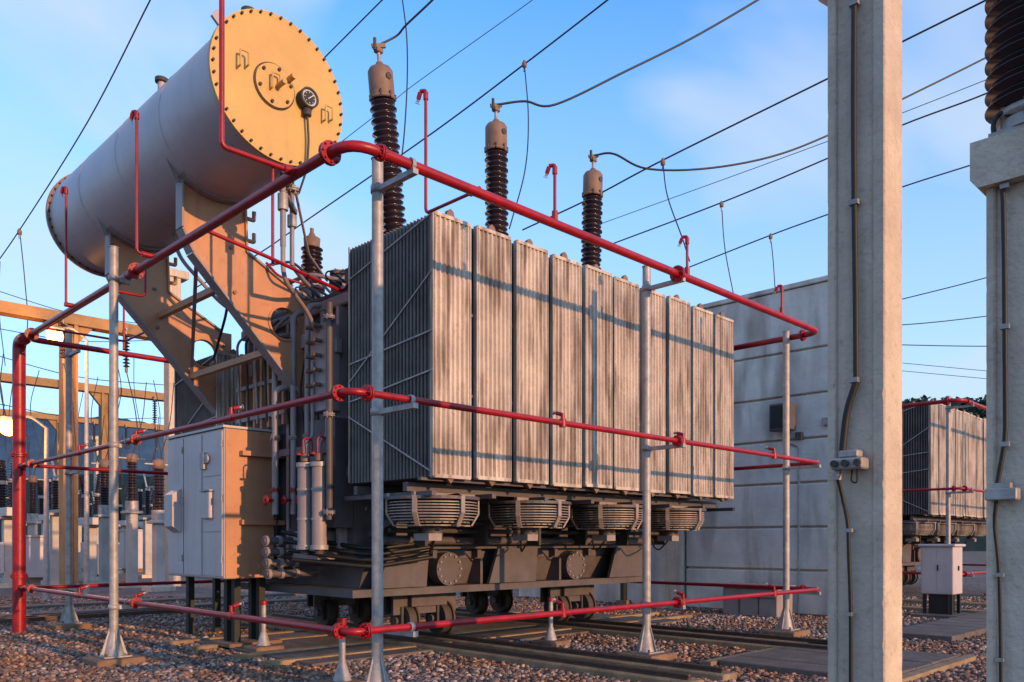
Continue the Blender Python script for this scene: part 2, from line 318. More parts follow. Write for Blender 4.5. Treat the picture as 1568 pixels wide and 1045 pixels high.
c.tube([(cx-0.05,yy-0.02,cz+0.0),(cx-0.05,yy-0.2,cz+0.0)],0.03,'ochre_lit',8); c.cyl((cx+0.1,yy-0.02,cz+0.14),(cx+0.1,yy-0.16,cz+0.14),0.035,'ochre_lit',10)
for (dx,dy) in ((-0.3,0.18),(0.05,0.22),(-0.2,0.5),(-0.55,2.1)):
    zt=cz+math.sqrt(Rc**2-dx**2); c.cyl((cx+dx,yf+dy,zt-0.03),(cx+dx,yf+dy,zt+0.1),0.05,'cons',12); c.cyl((cx+dx,yf+dy,zt+0.08),(cx+dx,yf+dy,zt+0.13),0.085,'under',14)
c.prismY([(cx-0.62,cz+0.55),(cx-0.74,cz+0.66),(cx-0.68,cz+0.76),(cx-0.5,cz+0.66)],yf+0.2,yf+0.24,'cons')
c.flange((5.25,9.3,6.1),(0,0,1),0.11,0.025,'galv'); c.cyl((5.25,9.3,5.3),(5.25,9.3,6.25),0.035,'grey',12)
c.flange((5.55,9.6,6.18),(0,0,1),0.1,0.025,'galv'); c.cyl((5.55,9.6,5.2),(5.55,9.6,6.35),0.03,'grey',12)
c.cyl((5.25,9.3,5.75),(5.25,9.3,5.95),0.065,'galv',12); c.cyl((5.55,9.6,5.7),(5.55,9.6,5.85),0.06,'galv',12)
c.tube([(5.25,9.3,5.3),(5.25,9.3,4.9),(5.9,9.8,4.7),(6.1,9.9,4.5)],0.03,'grey',10,0.2)
c.tube([(5.55,9.6,5.2),(5.9,9.9,5.15),(6.6,10.6,5.2)],0.03,'grey',10,0.1)
c.tube([(4.95,11.2,6.22),(4.95,11.2,5.9),(6.0,11.2,5.5),(7.2,11.2,5.3),(7.2,11.2,5.1)],0.05,'grey',12,0.2); c.flange((6.4,11.2,5.433),(1,0,-0.18),0.1,0.03,'grey')
c.tube([(5.4,9.25,6.0),(6.1,10.1,5.6),(6.9,10.9,5.6)],0.018,'grey',8,0.1)
c.obox((5.2,9.3,6.05),(5.6,9.6,5.9),0.05,0.07,'tan')
c.obj('conservator',TR)
# --- support arms
def arm(Y):
    a=MB()
    hx,hz,hr=6.0,4.72,0.22
    sub=[(5.3,4.765),(6.28,3.73),(6.49,3.5),(6.49,5.12),(6.3,5.12),(5.42,5.58),(5.3,5.58)]
    n=len(sub)
    def outer(th):
        d=Vector((math.cos(th),math.sin(th))); best=None
        for i in range(n):
            p=Vector(sub[i]);q=Vector(sub[(i+1)%n]); e=q-p
            den=d.x*e.y-d.y*e.x
            if abs(den)<1e-9: continue
            w_=p-Vector((hx,hz)); t_=(w_.x*e.y-w_.y*e.x)/den; s_=(w_.x*d.y-w_.y*d.x)/den
            if t_>0 and -1e-6<=s_<=1+1e-6 and (best is None or t_<best): best=t_
        return best
    ths=sorted(set([math.atan2(q[1]-hz,q[0]-hx) for q in sub]+[2*math.pi*i/40-math.pi for i in range(40)]))
    k=len(ths); v=[]
    for y in (Y,Y+0.03):
        for th in ths: v.append((hx+hr*math.cos(th),y,hz+hr*math.sin(th)))
        for th in ths:
            b=outer(th); v.append((hx+b*math.cos(th),y,hz+b*math.sin(th)))
    f=[]
    for i in range(k):
        j=(i+1)%k
        f.append((i,j,k+j,k+i)); f.append((2*k+i,3*k+i,3*k+j,2*k+j)); f.append((i,2*k+i,2*k+j,j)); f.append((k+i,k+j,3*k+j,3*k+i))
    a.add(v,f,'arm')
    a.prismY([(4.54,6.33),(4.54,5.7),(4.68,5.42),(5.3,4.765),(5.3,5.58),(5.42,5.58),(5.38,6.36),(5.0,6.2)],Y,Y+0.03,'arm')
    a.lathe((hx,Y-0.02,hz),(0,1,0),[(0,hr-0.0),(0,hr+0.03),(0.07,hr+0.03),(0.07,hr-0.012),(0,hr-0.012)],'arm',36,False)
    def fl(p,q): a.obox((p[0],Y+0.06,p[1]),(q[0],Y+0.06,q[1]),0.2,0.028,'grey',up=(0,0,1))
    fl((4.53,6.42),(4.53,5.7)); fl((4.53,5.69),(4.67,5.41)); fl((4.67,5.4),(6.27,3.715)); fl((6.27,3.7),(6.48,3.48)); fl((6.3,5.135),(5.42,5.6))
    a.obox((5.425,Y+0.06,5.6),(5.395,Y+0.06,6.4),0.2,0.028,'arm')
    for i in range(8):
        t0=math.radians(-128+i*9.5); t1=math.radians(-128+(i+1)*9.5)
        a.obox((cx+0.85*math.cos(t0),Y,cz+0.85*math.sin(t0)),(cx+0.85*math.cos(t1),Y,cz+0.85*math.sin(t1)),0.3,0.025,'grey',up=(0,0,1))
    a.prismY([(4.545,6.3),(4.5,6.75),(4.3,6.6),(4.45,6.25)],Y+0.003,Y+0.027,'grey')
    for z in (5.75,6.05): a.tube([(5.43,Y-0.02,z),(5.53,Y-0.02,z),(5.53,Y-0.02,z+0.12)],0.03,'arm',8,0.03)
    for (bx,bz) in ((6.35,3.9),(6.35,4.2),(6.35,4.9),(4.7,5.6),(5.2,5.6),(5.25,5.0)): a.cyl((bx,Y-0.03,bz),(bx,Y+0.05,bz),0.025,'tan',8)
    return a
arm(10.6).obj('conservator_arm_near',TR); arm(13.2).obj('conservator_arm_far',TR)
x_=MB()
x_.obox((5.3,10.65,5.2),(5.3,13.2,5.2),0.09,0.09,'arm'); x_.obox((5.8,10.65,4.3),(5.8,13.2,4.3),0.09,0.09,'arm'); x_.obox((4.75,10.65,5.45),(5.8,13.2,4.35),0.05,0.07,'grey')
x_.tube([(4.9,10.62,5.3),(5.3,10.9,4.9),(5.6,11.6,4.9),(5.7,12.2,4.4)],0.02,'black',6,0.2)
x_.obj('arm_cross_bracing',TR)
# --- HV bushings
def hv(x,lean,name,zs=0.0):
    b=MB(); ax=Vector((lean,0,1)).normalized(); p=Vector((x,10.2,5.1))
    b.lathe(p,ax,[(0,0.33),(0.35,0.3),(0.36,0.36),(0.4,0.36),(0.4,0.25),(0.46,0.2)],'grey',28)
    b.lathe(p+ax*0.45,ax,ribbed(2.75,30,0.135,0.205),'porc',28)
    q=p+ax*3.2
    b.lathe(q,ax,[(0,0.16),(0.0,0.19),(0.04,0.2),(0.06,0.17),(0.1,0.19),(0.42,0.19),(0.47,0.16),(0.5,0.08),(0.56,0.05)],'tan',28)
    for i in range(8):
        a_=i*math.pi/4; b.cyl(q+Vector((0.19*math.cos(a_),0.19*math.sin(a_),-0.0)),q+Vector((0.19*math.cos(a_),0.19*math.sin(a_),0.09)),0.018,'under',6)
    b.cyl(q+ax*0.3+Vector((0.0,-0.19,0)),q+ax*0.3+Vector((0.0,-0.205,0)),0.05,'under',12)
    b.cyl(q+ax*0.5,q+ax*0.7,0.03,'galv',10); tp=q+ax*0.7
    b.box(tp+Vector((-0.06,-0.05,0)),tp+Vector((0.06,0.05,0.07)),'tan',0.01); b.obox(tp+Vector((-0.1,0.03,0.08)),tp+Vector((0.1,-0.03,0.14)),0.04,0.06,'tan'); b.cyl(tp+Vector((-0.07,0,0.02)),tp+Vector((-0.07,0,0.2)),0.025,'under',8)
    b.obj(name,TR); return tp+Vector((0,0,0.12))
T1=hv(7.78,-0.11,'high_voltage_bushing_1'); T2=hv(9.85,-0.01,'high_voltage_bushing_2'); T3=hv(12.3,0.035,'high_voltage_bushing_3')
b=MB()
for (x,y) in ((6.88,11.3),(8.1,11.9),(9.3,11.9),(10.5,11.9)):
    b.cyl((x,y,5.1),(x,y,5.55),0.17,'grey',20); b.flange((x,y,5.56),(0,0,1),0.2,0.03,'grey'); b.lathe((x,y,5.6),(0,0,1),ribbed(0.6,9,0.11,0.17),'porc',24)
    b.lathe((x,y,6.2),(0,0,1),[(0,0.12),(0.14,0.13),(0.18,0.06),(0.24,0.03),(0.3,0.03)],'tan',20)
b.obj('low_voltage_bushings',TR)
# --- control cabinet on tank end
k=MB()
k.box((5.52,11.46,1.06),(6.32,13.45,3.27),'cab',0.015)
k.box((5.49,11.43,3.275),(6.34,13.48,3.31),'cab')
for (y0,y1) in ((11.5,12.14),(12.17,12.8),(12.83,13.41)):
    k.box((5.503,y0,1.1),(5.517,y1,3.23),'cab')
for y in (12.14,12.8): k.box((5.508,y,1.1),(5.519,y+0.03,3.23),'under')
for z in (2.58,1.75): k.box((5.5,11.5,z),(5.5025,12.1,z+0.006),'under')
k.box((5.44,11.78,1.95),(5.5,12.08,2.35),'cab',0.012); k.box((5.43,11.76,2.36),(5.5,12.1,2.38),'galv')
k.prismY([(5.5,1.75),(5.36,1.85),(5.36,2.35),(5.5,2.45)],12.9,13.2,'cab')
k.cyl((5.5,11.95,2.85),(5.46,11.95,2.85),0.07,'galv',16); k.box((5.45,12.0,2.7),(5.5,12.12,2.95),'galv')
for z in (1.3,2.2,3.0):
    for y in (11.49,12.85): k.cyl((5.495,y,z),(5.495,y,z+0.1),0.015,'galv',8)
k.box((5.535,11.445,1.075),(6.305,11.457,3.255),'arm')  # thin panel on the sun side, warm light painted in by its colour
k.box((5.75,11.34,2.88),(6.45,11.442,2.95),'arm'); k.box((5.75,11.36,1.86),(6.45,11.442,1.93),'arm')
for (x,y) in ((5.75,11.6),(6.15,11.6),(5.75,11.85),(6.15,11.85),(5.75,13.2),(6.2,13.2)): k.box((x,y,0.1),(x+0.1,y+0.1,1.057),'black')
k.box((5.6,11.45,0.02),(6.45,12.1,0.1),'foot'); k.box((6.33,11.9,1.0),(6.49,12.5,3.0),'dgrey')
k.obj('control_cabinet',TR)
# --- end pipework
e=MB()
for (x,y) in ((5.95,9.95),(6.02,9.7)):
    e.cyl((x,y,1.55),(x,y,2.62),0.1,'grey',20); e.cyl((x,y,2.62),(x,y,2.68),0.12,'galv',20); e.cyl((x,y,1.5),(x,y,1.56),0.12,'galv',20)
    for z in (1.9,2.3): e.cyl((x,y,z),(x,y,z+0.03),0.108,'galv',20)
    e.tube([(x,y,2.68),(x,y,2.95),(x+0.15,y+0.05,3.05),(x+0.15,y+0.05,4.1)],0.025,'grey',8,0.08)
    e.cyl((x,y,2.7),(x,y,2.8),0.06,'tan',10); e.box((x-0.12,y-0.02,2.78),(x+0.12,y+0.02,2.81),'red')
    e.tube([(x-0.06,y-0.05,2.8),(x-0.06,y-0.05,3.02),(x+0.08,y-0.05,3.02),(x+0.08,y-0.05,2.8)],0.012,'red',6,0.07)
    e.cyl((x,y,1.44),(x,y,1.5),0.06,'under',12)
for (x,y,z1) in ((5.95,10.75,3.8),(6.05,10.95,4.6),(6.15,10.6,4.9),(6.2,10.3,4.95)):
    e.tube([(x,y,2.0),(x,y,z1),(x+0.4,y,z1+0.1)],0.042,'grey',12,0.12)
    for z in (2.35,3.1): e.flange((x,y,z),(0,0,1),0.07,0.018,'red' if z<2.6 else 'grey',6)
    e.cyl((x-0.13,y,2.2),(x,y,2.2),0.02,'red',8); e.lathe((x-0.14,y,2.2),(-1,0,0),[(0,0.02),(0,0.07),(0.02,0.07),(0.02,0.02)],'red',16)
for i,z in enumerate((1.62,1.46,1.3,1.15)):
    y=10.75-0.02*i; e.tube([(5.75,y,z),(6.9,y,z)] if i<3 else [(5.75,y,z),(6.6,y,z)],0.055,'dgrey',14)
    for xx in (5.78,5.98,6.22): e.cyl((xx,y,z),(xx+0.05,y,z),0.075,'grey',14)
for i in range(4):
    e.tube([(5.85,10.4-0.1*i,1.75-0.13*i),(6.3,10.0-0.15*i,1.6-0.1*i),(6.6,9.3,1.5-0.08*i),(7.4,9.1-0.04*i,1.6-0.07*i)],0.03,'black',8,0.25)
e.box((6.2,9.6,1.8),(6.49,10.35,3.3),'dgrey'); e.box((6.12,9.7,3.4),(6.35,10.1,4.6),'grey',0.01)
for z in (3.55,3.75,3.95,4.15,4.35,4.55): 
    e.cyl((5.98,10.0,z),(6.1,10.0,z),0.03,'tan',8); e.cyl((5.98,9.8,z),(6.1,9.8,z),0.03,'tan',8)
e.tube([(6.05,9.5,4.8),(6.05,9.5,1.9)],0.045,'dgrey',12); 
for z in (2.0,3.3,4.6): e.flange((6.05,9.5,z),(0,0,1),0.085,0.02,'grey',6)
e.box((6.15,9.95,1.36),(6.49,10.6,1.75),'grey')
for i in range(5): e.tube([(6.3,11.0+i*0.28,4.95),(6.05,11.0+i*0.28,4.7),(6.1,11.0+i*0.28,3.4)],0.02,'under' if i%2 else 'grey',6,0.1)
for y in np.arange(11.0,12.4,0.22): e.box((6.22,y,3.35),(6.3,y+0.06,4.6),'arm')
for z in (3.5,4.0,4.5): e.box((6.2,10.95,z),(6.215,12.45,z+0.06),'grey')
for (x,y,r_,hh,kk) in ((6.75,9.9,0.13,0.35,'grey'),(6.85,10.5,0.1,0.5,'grey'),(7.2,9.8,0.08,0.6,'grey'),(6.7,12.1,0.12,0.35,'grey'),(7.4,12.3,0.1,0.5,'grey'),(6.6,10.2,0.07,0.25,'tan')):
    e.cyl((x,y,5.1),(x,y,5.1+hh),r_,kk,16); e.flange((x,y,5.1+hh),(0,0,1),r_*1.35,0.025,'tan',6)
e.tube([(6.75,9.9,5.3),(6.3,10.4,5.45),(6.3,11.5,5.45),(6.7,12.1,5.3)],0.03,'grey',8,0.12)
e.tube([(6.6,9.8,5.3),(6.9,9.8,5.75),(7.2,9.8,5.75)],0.045,'grey',10,0.12); e.cyl((6.65,9.75,5.25),(6.65,9.75,5.6),0.07,'tan',12)
e.tube([(6.5,12.3,5.1),(5.9,12.3,5.3),(5.2,12.3,5.9),(5.1,12.3,6.3)],0.03,'grey',8,0.2)
e.tube([(5.9,10.9,5.6),(6.3,10.9,5.75),(6.6,10.9,5.6),(6.7,10.9,5.1)],0.02,'black',6,0.1)
e.tube([(5.7,10.55,5.5),(5.8,10.4,5.3),(6.1,10.3,5.25),(6.4,10.2,5.2)],0.02,'red',6,0.1)
for i in range(7):
    y=9.65+i*0.4; z0=random.uniform(4.9,5.2); e.tube([(6.45,y,z0),(6.2,y+0.1,z0+random.uniform(0.1,0.35)),(6.25,y+0.3,5.3),(6.7,y+0.35,5.15)],0.012+0.008*(i%2),('black','grey','tan')[i%3],6,0.1)
    e.box((6.25,y,4.2+0.1*(i%3)),(6.36,y+0.13,4.4+0.1*(i%3)),('grey','tan','galv')[i%3],0.01); e.tube([(6.3,y+0.06,4.2+0.1*(i%3)),(6.22,y+0.08,3.8),(6.3,y+0.1,3.2),(6.3,y+0.1,1.8)],0.011,'black',6,0.1)
e.obj('end_pipework',TR)
clone(TR,'power_transformer.001',(18.1,0.4,0),skip=('high_voltage','end_pipe','conservator','arm_'))

# ================================================================= RED DELUGE PIPE FRAME
PF=empty('fire_sprinkler_pipe_frame')
X0,X1,Y0,Y1=4.1,13.4,6.1,16.0
LV=((5.12,0.05,0.28),(2.93,0.033,0.14),(0.81,0.033,0.12))
p=MB()
for (z,r,rr) in LV:
    p.tube([(9,Y1,z),(X0,Y1,z),(X0,Y0,z),(X1,Y0,z),(X1,Y1,z),(8.99,Y1,z)],r,'red',14,rr)
p.tube([(X0,Y1+0.02,5.12),(X0,Y1+0.35,5.12),(X0,Y1+0.35,0.0)],0.105,'red',18,0.3)
for z in (2.93,0.81): p.cyl((X0,Y1,z),(X0,Y1+0.35,z),0.045,'red',12); p.flange((X0,Y1+0.35,z+0.2),(0,0,1),0.14,0.03,'red')
p.obj('header_pipes',PF)
p=MB()
for (z,r,rr) in LV:
    fr=r*1.95+0.01
    p.flange((X0,Y0+rr+0.05,z),(0,1,0),fr,0.022,'red'); p.flange((X0+rr+0.04,Y0,z),(1,0,0),fr if z<5 else fr*0.7,0.02,'red')
    p.flange((8.62+0.55,Y0,z),(1,0,0),fr,0.022,'red'); p.flange((X1,Y0+0.3,z),(0,1,0),fr*0.9,0.02,'red'); p.flange((X0,11.0,z),(0,1,0),fr*0.95,0.02,'red'); p.flange((X0,Y1-0.4,z),(0,1,0),fr,0.022,'red')
def nozzle(pt,d):
    pt=Vector(pt); d=Vector(d).normalized(); p.cyl(pt,pt+d*0.07,0.024,'red',10); p.cyl(pt+d*0.07,pt+d*0.1,0.016,'galv',8); p.cyl(pt+d*0.11,pt+d*0.115,0.028,'galv',12)
def riser(base,out,top,r=0.018):
    base=Vector(base); q=base+Vector(out); pts=[base,q,Vector((q.x,q.y,top))] if Vector(out).length>0.01 else [base,Vector((q.x,q.y,top))]
    p.tube(pts,r,'red',10,0.06)
    p.tube([pts[-1],pts[-1]+Vector((0,0,0.05)),pts[-1]+Vector((-0.03,0.06,0.05))],r*1.2,'red',8,0.03); nozzle(pts[-1]+Vector((-0.03,0.06,0.04)),(0,0.5,-1))
    p.cyl(pts[-1]-Vector((0,0,0.05)),pts[-1]+Vector((0,0,0.03)),r*1.6,'red',10)
    p.cyl(base-Vector((0,0,0.0)),base+(pts[1]-base).normalized()*0.14,r*1.9,'red',10)
for z in (2.93,0.81):
    for x in (6.9,9.3,11.8): p.cyl((x,Y0,z),(x,Y0,z+0.11),0.022,'red',8); p.cyl((x,Y0,z-0.045),(x,Y0,z+0.045),0.042,'red',10); nozzle((x,Y0+0.02,z+0.1),(0,1,0.3))
    for y in (8.35,11.0,13.2): p.cyl((X0,y,z),(X0,y,z+0.11),0.022,'red',8); p.cyl((X0,y-0.05,z),(X0,y+0.05,z),0.042,'red',10); nozzle((X0+0.02,y,z+0.1),(1,0,0.3))
p.obj('nozzles_and_flanges',PF)
p=MB()
riser((X0,7.0,5.12),(-0.75,0,0),8.6,0.024)
riser((X0,10.44,5.17),(-0.2,0,0.0),6.86); riser((X0,13.4,5.15),(-0.12,0,0.0),6.85)
riser((5.64,Y0,5.16),(0,0.86,0),6.44); riser((6.77,Y0,5.12),(0,0,0),5.72); riser((9.4,Y0,5.12),(0,0,0),5.62); riser((12.05,Y0,5.12),(0,0,0),5.55)
p.tube([(X0,9.0,5.12),(4.9,9.0,5.0),(6.2,9.4,4.95),(6.5,9.6,5.3)],0.024,'red',8,0.15)
p.tube([(5.0,9.1,4.95),(5.0,9.1,6.2)],0.02,'red',8); p.tube([(X0,15.0,5.12),(5.4,15.0,5.12),(5.4,13.9,5.12),(5.4,13.9,5.7)],0.02,'red',8,0.1)
p.tube([(X0,12.0,5.1),(4.6,12.0,5.1),(4.6,12.0,5.55)],0.02,'red',8,0.08)
p.tube([(5.6,15.6,5.12),(5.6,15.6,5.9)],0.02,'red',8)
p.obj('riser_nozzles',PF)
def post(x,y,top,brk):
    q=MB()
    q.box((x-0.3,y-0.3,-0.05),(x+0.3,y+0.3,0.1),'foot',0.02)
    q.box((x-0.17,y-0.17,0.104),(x+0.17,y+0.17,0.122),'galv')
    for (dx,dy) in ((1,1),(1,-1),(-1,1),(-1,-1)): q.cyl((x+dx*0.14,y+dy*0.14,0.12),(x+dx*0.14,y+dy*0.14,0.16),0.015,'rust',6)
    q.cyl((x,y,0.12),(x,y,top),0.056,'galv',18); q.cyl((x,y,top),(x,y,top+0.01),0.064,'galv',18)
    for (dx,dy) in ((1,0),(-1,0),(0,1),(0,-1)):
        a=Vector((x+dx*0.05,y+dy*0.05,0.122)); b_=Vector((x+dx*0.17,y+dy*0.17,0.122)); c_=Vector((x+dx*0.05,y+dy*0.05,0.5)); n=Vector((dy,dx,0))*0.006
        q.add([a-n,b_-n,c_-n,a+n,b_+n,c_+n],[(0,1,2),(5,4,3),(0,3,4,1),(1,4,5,2),(2,5,3,0)],'galv')
    q.cyl((x,y,0.122),(x,y,0.42),0.13,'galv',12,0.06)
    for (z,r,rr) in LV:
        if z+0.1>top: continue
        e_=Vector((brk[0],brk[1],0)); s=Vector((x,y,z-r-0.03))+e_.normalized()*0.05; q.obox(s,Vector((x,y,z-r-0.03))+e_,0.06,0.05,'galv')
        q.lathe(Vector((x,y,z-r-0.06)),(0,0,1),[(0,0.06),(0,0.068),(0.07,0.068),(0.07,0.06)],'galv',18)
        ee=Vector((x,y,z))+e_*0.88
        ax=Vector((brk[1],brk[0],0)).normalized(); q.lathe(ee-ax*0.02,ax,[(0,r),(0,r+0.012),(0.04,r+0.012),(0.04,r)],'galv',16,False)
    return q
for i,(x,y,top,brk) in enumerate(((4.76,6.62,5.34,(0,-0.6)),(9.21,6.62,5.34,(0,-0.6)),(13.3,6.65,5.2,(0,-0.6)),(3.93,11.3,5.45,(0.2,0)),(4.95,16.5,5.5,(0,-0.55)))):
    post(x,y,top,brk).obj('support_post_%d'%(i+1),PF)
for (x,y,hh) in ((5.9,11.0,0.75),(9.34,8.5,0.75),(5.0,7.6,0.78)):
    q=MB(); q.box((x-0.22,y-0.22,-0.05),(x+0.22,y+0.22,0.1),'foot',0.02); q.cyl((x,y,0.1),(x,y,hh),0.035,'galv',12); q.cyl((x,y,0.105),(x,y,0.3),0.1,'galv',12,0.04)
    q.cyl((x,y,hh-0.06),(x,y,hh),0.05,'red',12); q.obj('short_post',PF)
clone(PF,'fire_sprinkler_pipe_frame.001',(18.1,0.4,0),skip=('short','riser'))

# ================================================================= FOREGROUND CONCRETE COLUMNS
def column(x0,y0,wx,wy,z1,name,f=0.08):
    E=empty(name); c=MB()
    c.box((x0+0.025,y0+0.03,-0.1),(x0+wx-0.025,y0+wy-0.03,z1-0.002),'conc')
    rg=random.Random(3)
    for (ya,yb_) in ((y0,y0+f),(y0+wy-f*0.75,y0+wy)):
        n=120; v=[];fc=[]
        for i in range(n+1):
            z=-0.1+(z1+0.1)*i/n
            for (X,Y) in ((x0,ya),(x0+wx,ya),(x0+wx,yb_),(x0,yb_)):
                b=0.009; sx_=1 if X==x0 else -1; sy_=1 if Y==ya else -1
                ch=(rg.random()<0.05)*0.006
                v.append((X,Y+sy_*(b+ch),z)); v.append((X+sx_*(b+ch),Y,z))
        order=[1,3,2,4,5,7,6,0]
        for i in range(n):
            for j in range(8):
                a=order[j]; b2_=order[(j+1)%8]; fc.append((i*8+a,i*8+b2_,(i+1)*8+b2_,(i+1)*8+a))
        fc.append(tuple(n*8+a for a in order))
        c.add(v,fc,'conc')
    c.obj('shaft',E); return E
E1=column(5.446,2.05,0.31,0.38,5.3,'concrete_column')
c=MB(); c.prismX([(2.05,5.3),(2.43,5.3),(2.65,5.53),(2.65,5.68),(1.83,5.68),(1.83,5.53)],5.39,5.82,'conc'); c.obj('column_head',E1)
c=MB(); xx=5.427
def P1(px,py): # on face plane x=xx
    l=(px-784)/F; D=xx*R2/(1+l); return sv(px,py,D)
pts=[P1(1308,-20),P1(1307,150),P1(1308,310),P1(1310,450),P1(1311,585),P1(1296,630),P1(1290,690)]
c.tube(pts[:5],0.019,'black',8,0.1); c.tube(pts[4:],0.024,'black',8,0.2)
for py in (5,310,582): q=P1(1308,py); c.box(q-Vector((0.022,0.03,0.016)),q+Vector((0.024,0.03,0.016)),'galv')
b0=P1(1305,711); c.box(b0-Vector((0.1,0.105,0.037)),b0+Vector((0.016,0.105,0.037)),'galv',0.01); c.box(b0+Vector((-0.07,-0.065,0.04)),b0+Vector((0.016,0.065,0.09)),'galv',0.01)
for dy in (-0.08,0,0.07): c.cyl(b0+Vector((-0.105,dy,0)),b0+Vector((-0.13,dy,0)),0.024,'under',10)
c.cyl(b0+Vector((-0.04,0.08,-0.04)),b0+Vector((-0.04,0.08,-0.1)),0.024,'galv',10)
c.tube([b0+Vector((-0.04,0.08,-0.08)),P1(1290,760),P1(1299,800),P1(1300,850),P1(1303,930),P1(1303,1200)],0.013,'black',8,0.16)
for py in (812,940): q=P1(1300,py); c.box(q-Vector((0.015,0.024,0.012)),q+Vector((0.024,0.024,0.012)),'galv')
c.tube([b0+Vector((-0.04,-0.05,-0.04)),b0+Vector((-0.08,-0.065,-0.13)),b0+Vector((-0.08,-0.025,-0.12)),b0+Vector((-0.04,-0.016,-0.04))],0.006,'black',6,0.04)
c.obj('cable_and_junction_box',E1)
E2=column(5.015,0.996,0.27,0.354,3.53,'insulator_support_column',0.06)
c=MB(); c.prismX([(0.965,3.53),(1.376,3.53),(1.414,3.58),(1.414,3.785),(0.926,3.785),(0.926,3.58)],4.96,5.34,'conc')
c.obj('column_head',E2)
c=MB(); o=Vector((5.144,1.145,3.785))
c.box(o+Vector((-0.18,-0.18,0.002)),o+Vector((0.18,0.18,0.02)),'galv'); c.cyl(o+Vector((0,0,0.02)),o+Vector((0,0,0.09)),0.195,'galv',32,0.175)
for i in range(8):
    a=i*math.pi/4; d=Vector((math.cos(a),math.sin(a),0)); c.cyl(o+d*0.17+Vector((0,0,0.02)),o+d*0.17+Vector((0,0,0.16)),0.017,'tan',8)
c.lathe(o,(0,0,1),[(0.09,0.16),(0.11,0.195),(0.14,0.195),(0.155,0.13)],'galv',32)
c.lathe(o+Vector((0,0,0.155)),(0,0,1),ribbed(1.03,24,0.155,0.238),'porc',40); c.lathe(o+Vector((0,0,1.185)),(0,0,1),[(0,0.16),(0.07,0.16),(0.09,0.07),(0.1,0)],'tan',32)
c.obj('post_insulator',E2)
xx=4.998
c=MB()
c.tube([P1(1560,178),P1(1530,172),P1(1520,190),P1(1526,235),P1(1536,290),P1(1538,400),P1(1540,670),P1(1530,725),P1(1527,742)],0.013,'black',8,0.08)
for py in (285,500,680): q=P1(1539,py); c.box(q-Vector((0.016,0.022,0.013)),q+Vector((0.02,0.022,0.013)),'galv')
b0=P1(1537,757); c.box(b0-Vector((0.064,0.077,0.032)),b0+Vector((0.013,0.077,0.032)),'galv',0.006); c.box(b0+Vector((-0.045,-0.04,0.034)),b0+Vector((0.013,0.04,0.06)),'galv')
c.tube([b0+Vector((-0.025,0.03,-0.03)),P1(1522,800),P1(1530,870),P1(1532,960),P1(1534,1200)],0.0095,'black',8,0.13)
for py in (880,1010): q=P1(1531,py); c.box(q-Vector((0.012,0.02,0.01)),q+Vector((0.02,0.02,0.01)),'galv')
c.obj('cable_and_junction_box',E2)

# ================================================================= BLAST WALL
W=empty('concrete_wall'); c=MB()
zz=[0.0,0.98,1.93,2.9,3.86,4.82,5.8,7.2]
c.box((17.26,6.72,-0.1),(17.5,11.15,7.15),'conc')
for i in range(7):
    c.box((17.2,6.7,zz[i]+0.022),(17.56,11.2,zz[i+1]-0.022),'wall',0.02)
c.box((17.16,6.66,7.19),(17.6,11.24,7.3),'wall',0.015)
c.box((17.1,11.25,-0.1),(17.7,11.75,7.35),'conc',0.02)
c.box((17.3,11.8,-0.1),(17.5,17,3.3),'wall')
c.obj('panels',W)
c=MB(); q=Vector((17.1,8.6,4.35)); c.box(q-Vector((0.2,0.26,0.3)),q+Vector((0.04,0.26,0.3)),'dgrey',0.02); c.box(q-Vector((0.21,0.22,0.25)),q-Vector((0.202,-0.22,-0.25)),'black')
c.box((17.1,8.2,3.85),(17.19,8.35,4.0),'dgrey'); c.tube([(17.17,8.6,4.05),(17.17,8.6,3.8),(17.17,8.3,3.7),(17.17,8.3,0)],0.02,'galv',6,0.05); c.box((17.1,7.6,4.1),(17.19,7.75,4.25),'galv')
c.obj('wall_floodlight',W)
c=MB(); c.box((16.2,8.3,0),(16.9,9.6,0.6),'grey',0.02); c.box((16.15,8.25,0.605),(16.95,9.65,0.67),'grey',0.015)
for y in (8.72,9.18): c.box((16.19,y,0.05),(16.197,y+0.02,0.46),'under')
c.box((16.185,8.35,0.4),(16.196,9.55,0.42),'under')
c.obj('ground_equipment_box')
for (px,D,wd,z1,k_) in ((1012,22,0.4,5.0,'conc'),(975,24,0.3,4.5,'white'),(955,21,0.14,3.2,'black'),(915,23,0.16,3.2,'black'),(940,25,0.5,3.8,'white')):
    x,y=gp(px,D); c=MB(); c.box((x-wd/2,y-wd/2,-0.1),(x+wd/2,y+wd/2,z1),k_,0.02); c.box((x-wd,y-wd,-0.1),(x+wd,y+wd,0.12),'foot'); c.box((x-wd*0.7,y-wd*0.7,z1+0.003),(x+wd*0.7,y+wd*0.7,z1+0.12),k_); c.obj('equipment_pedestal')
x,y=gp(1442,17.6); E=empty('marshalling_kiosk'); c=MB()
c.box((x-0.3,y-0.32,0.5),(x+0.3,y+0.32,1.5),'cab',0.015); c.box((x-0.35,y-0.37,1.505),(x+0.35,y+0.37,1.56),'cab',0.012); c.box((x-0.306,y-0.29,0.55),(x-0.302,y-0.005,1.46),'cab'); c.box((x-0.306,y+0.005,0.55),(x-0.302,y+0.29,1.46),'cab')
c.box((x-0.02,y-0.345,1.0),(x+0.02,y-0.322,1.1),'black'); c.box((x-0.335,y-0.03,1.0),(x-0.307,y-0.01,1.12),'black'); c.obj('body',E)
c=MB()
for a in (-1,1):
    for b_ in (-1,1): c.box((x+a*0.25-0.03,y+b_*0.26-0.03,0.08),(x+a*0.25+0.03,y+b_*0.26+0.03,0.497),'black')
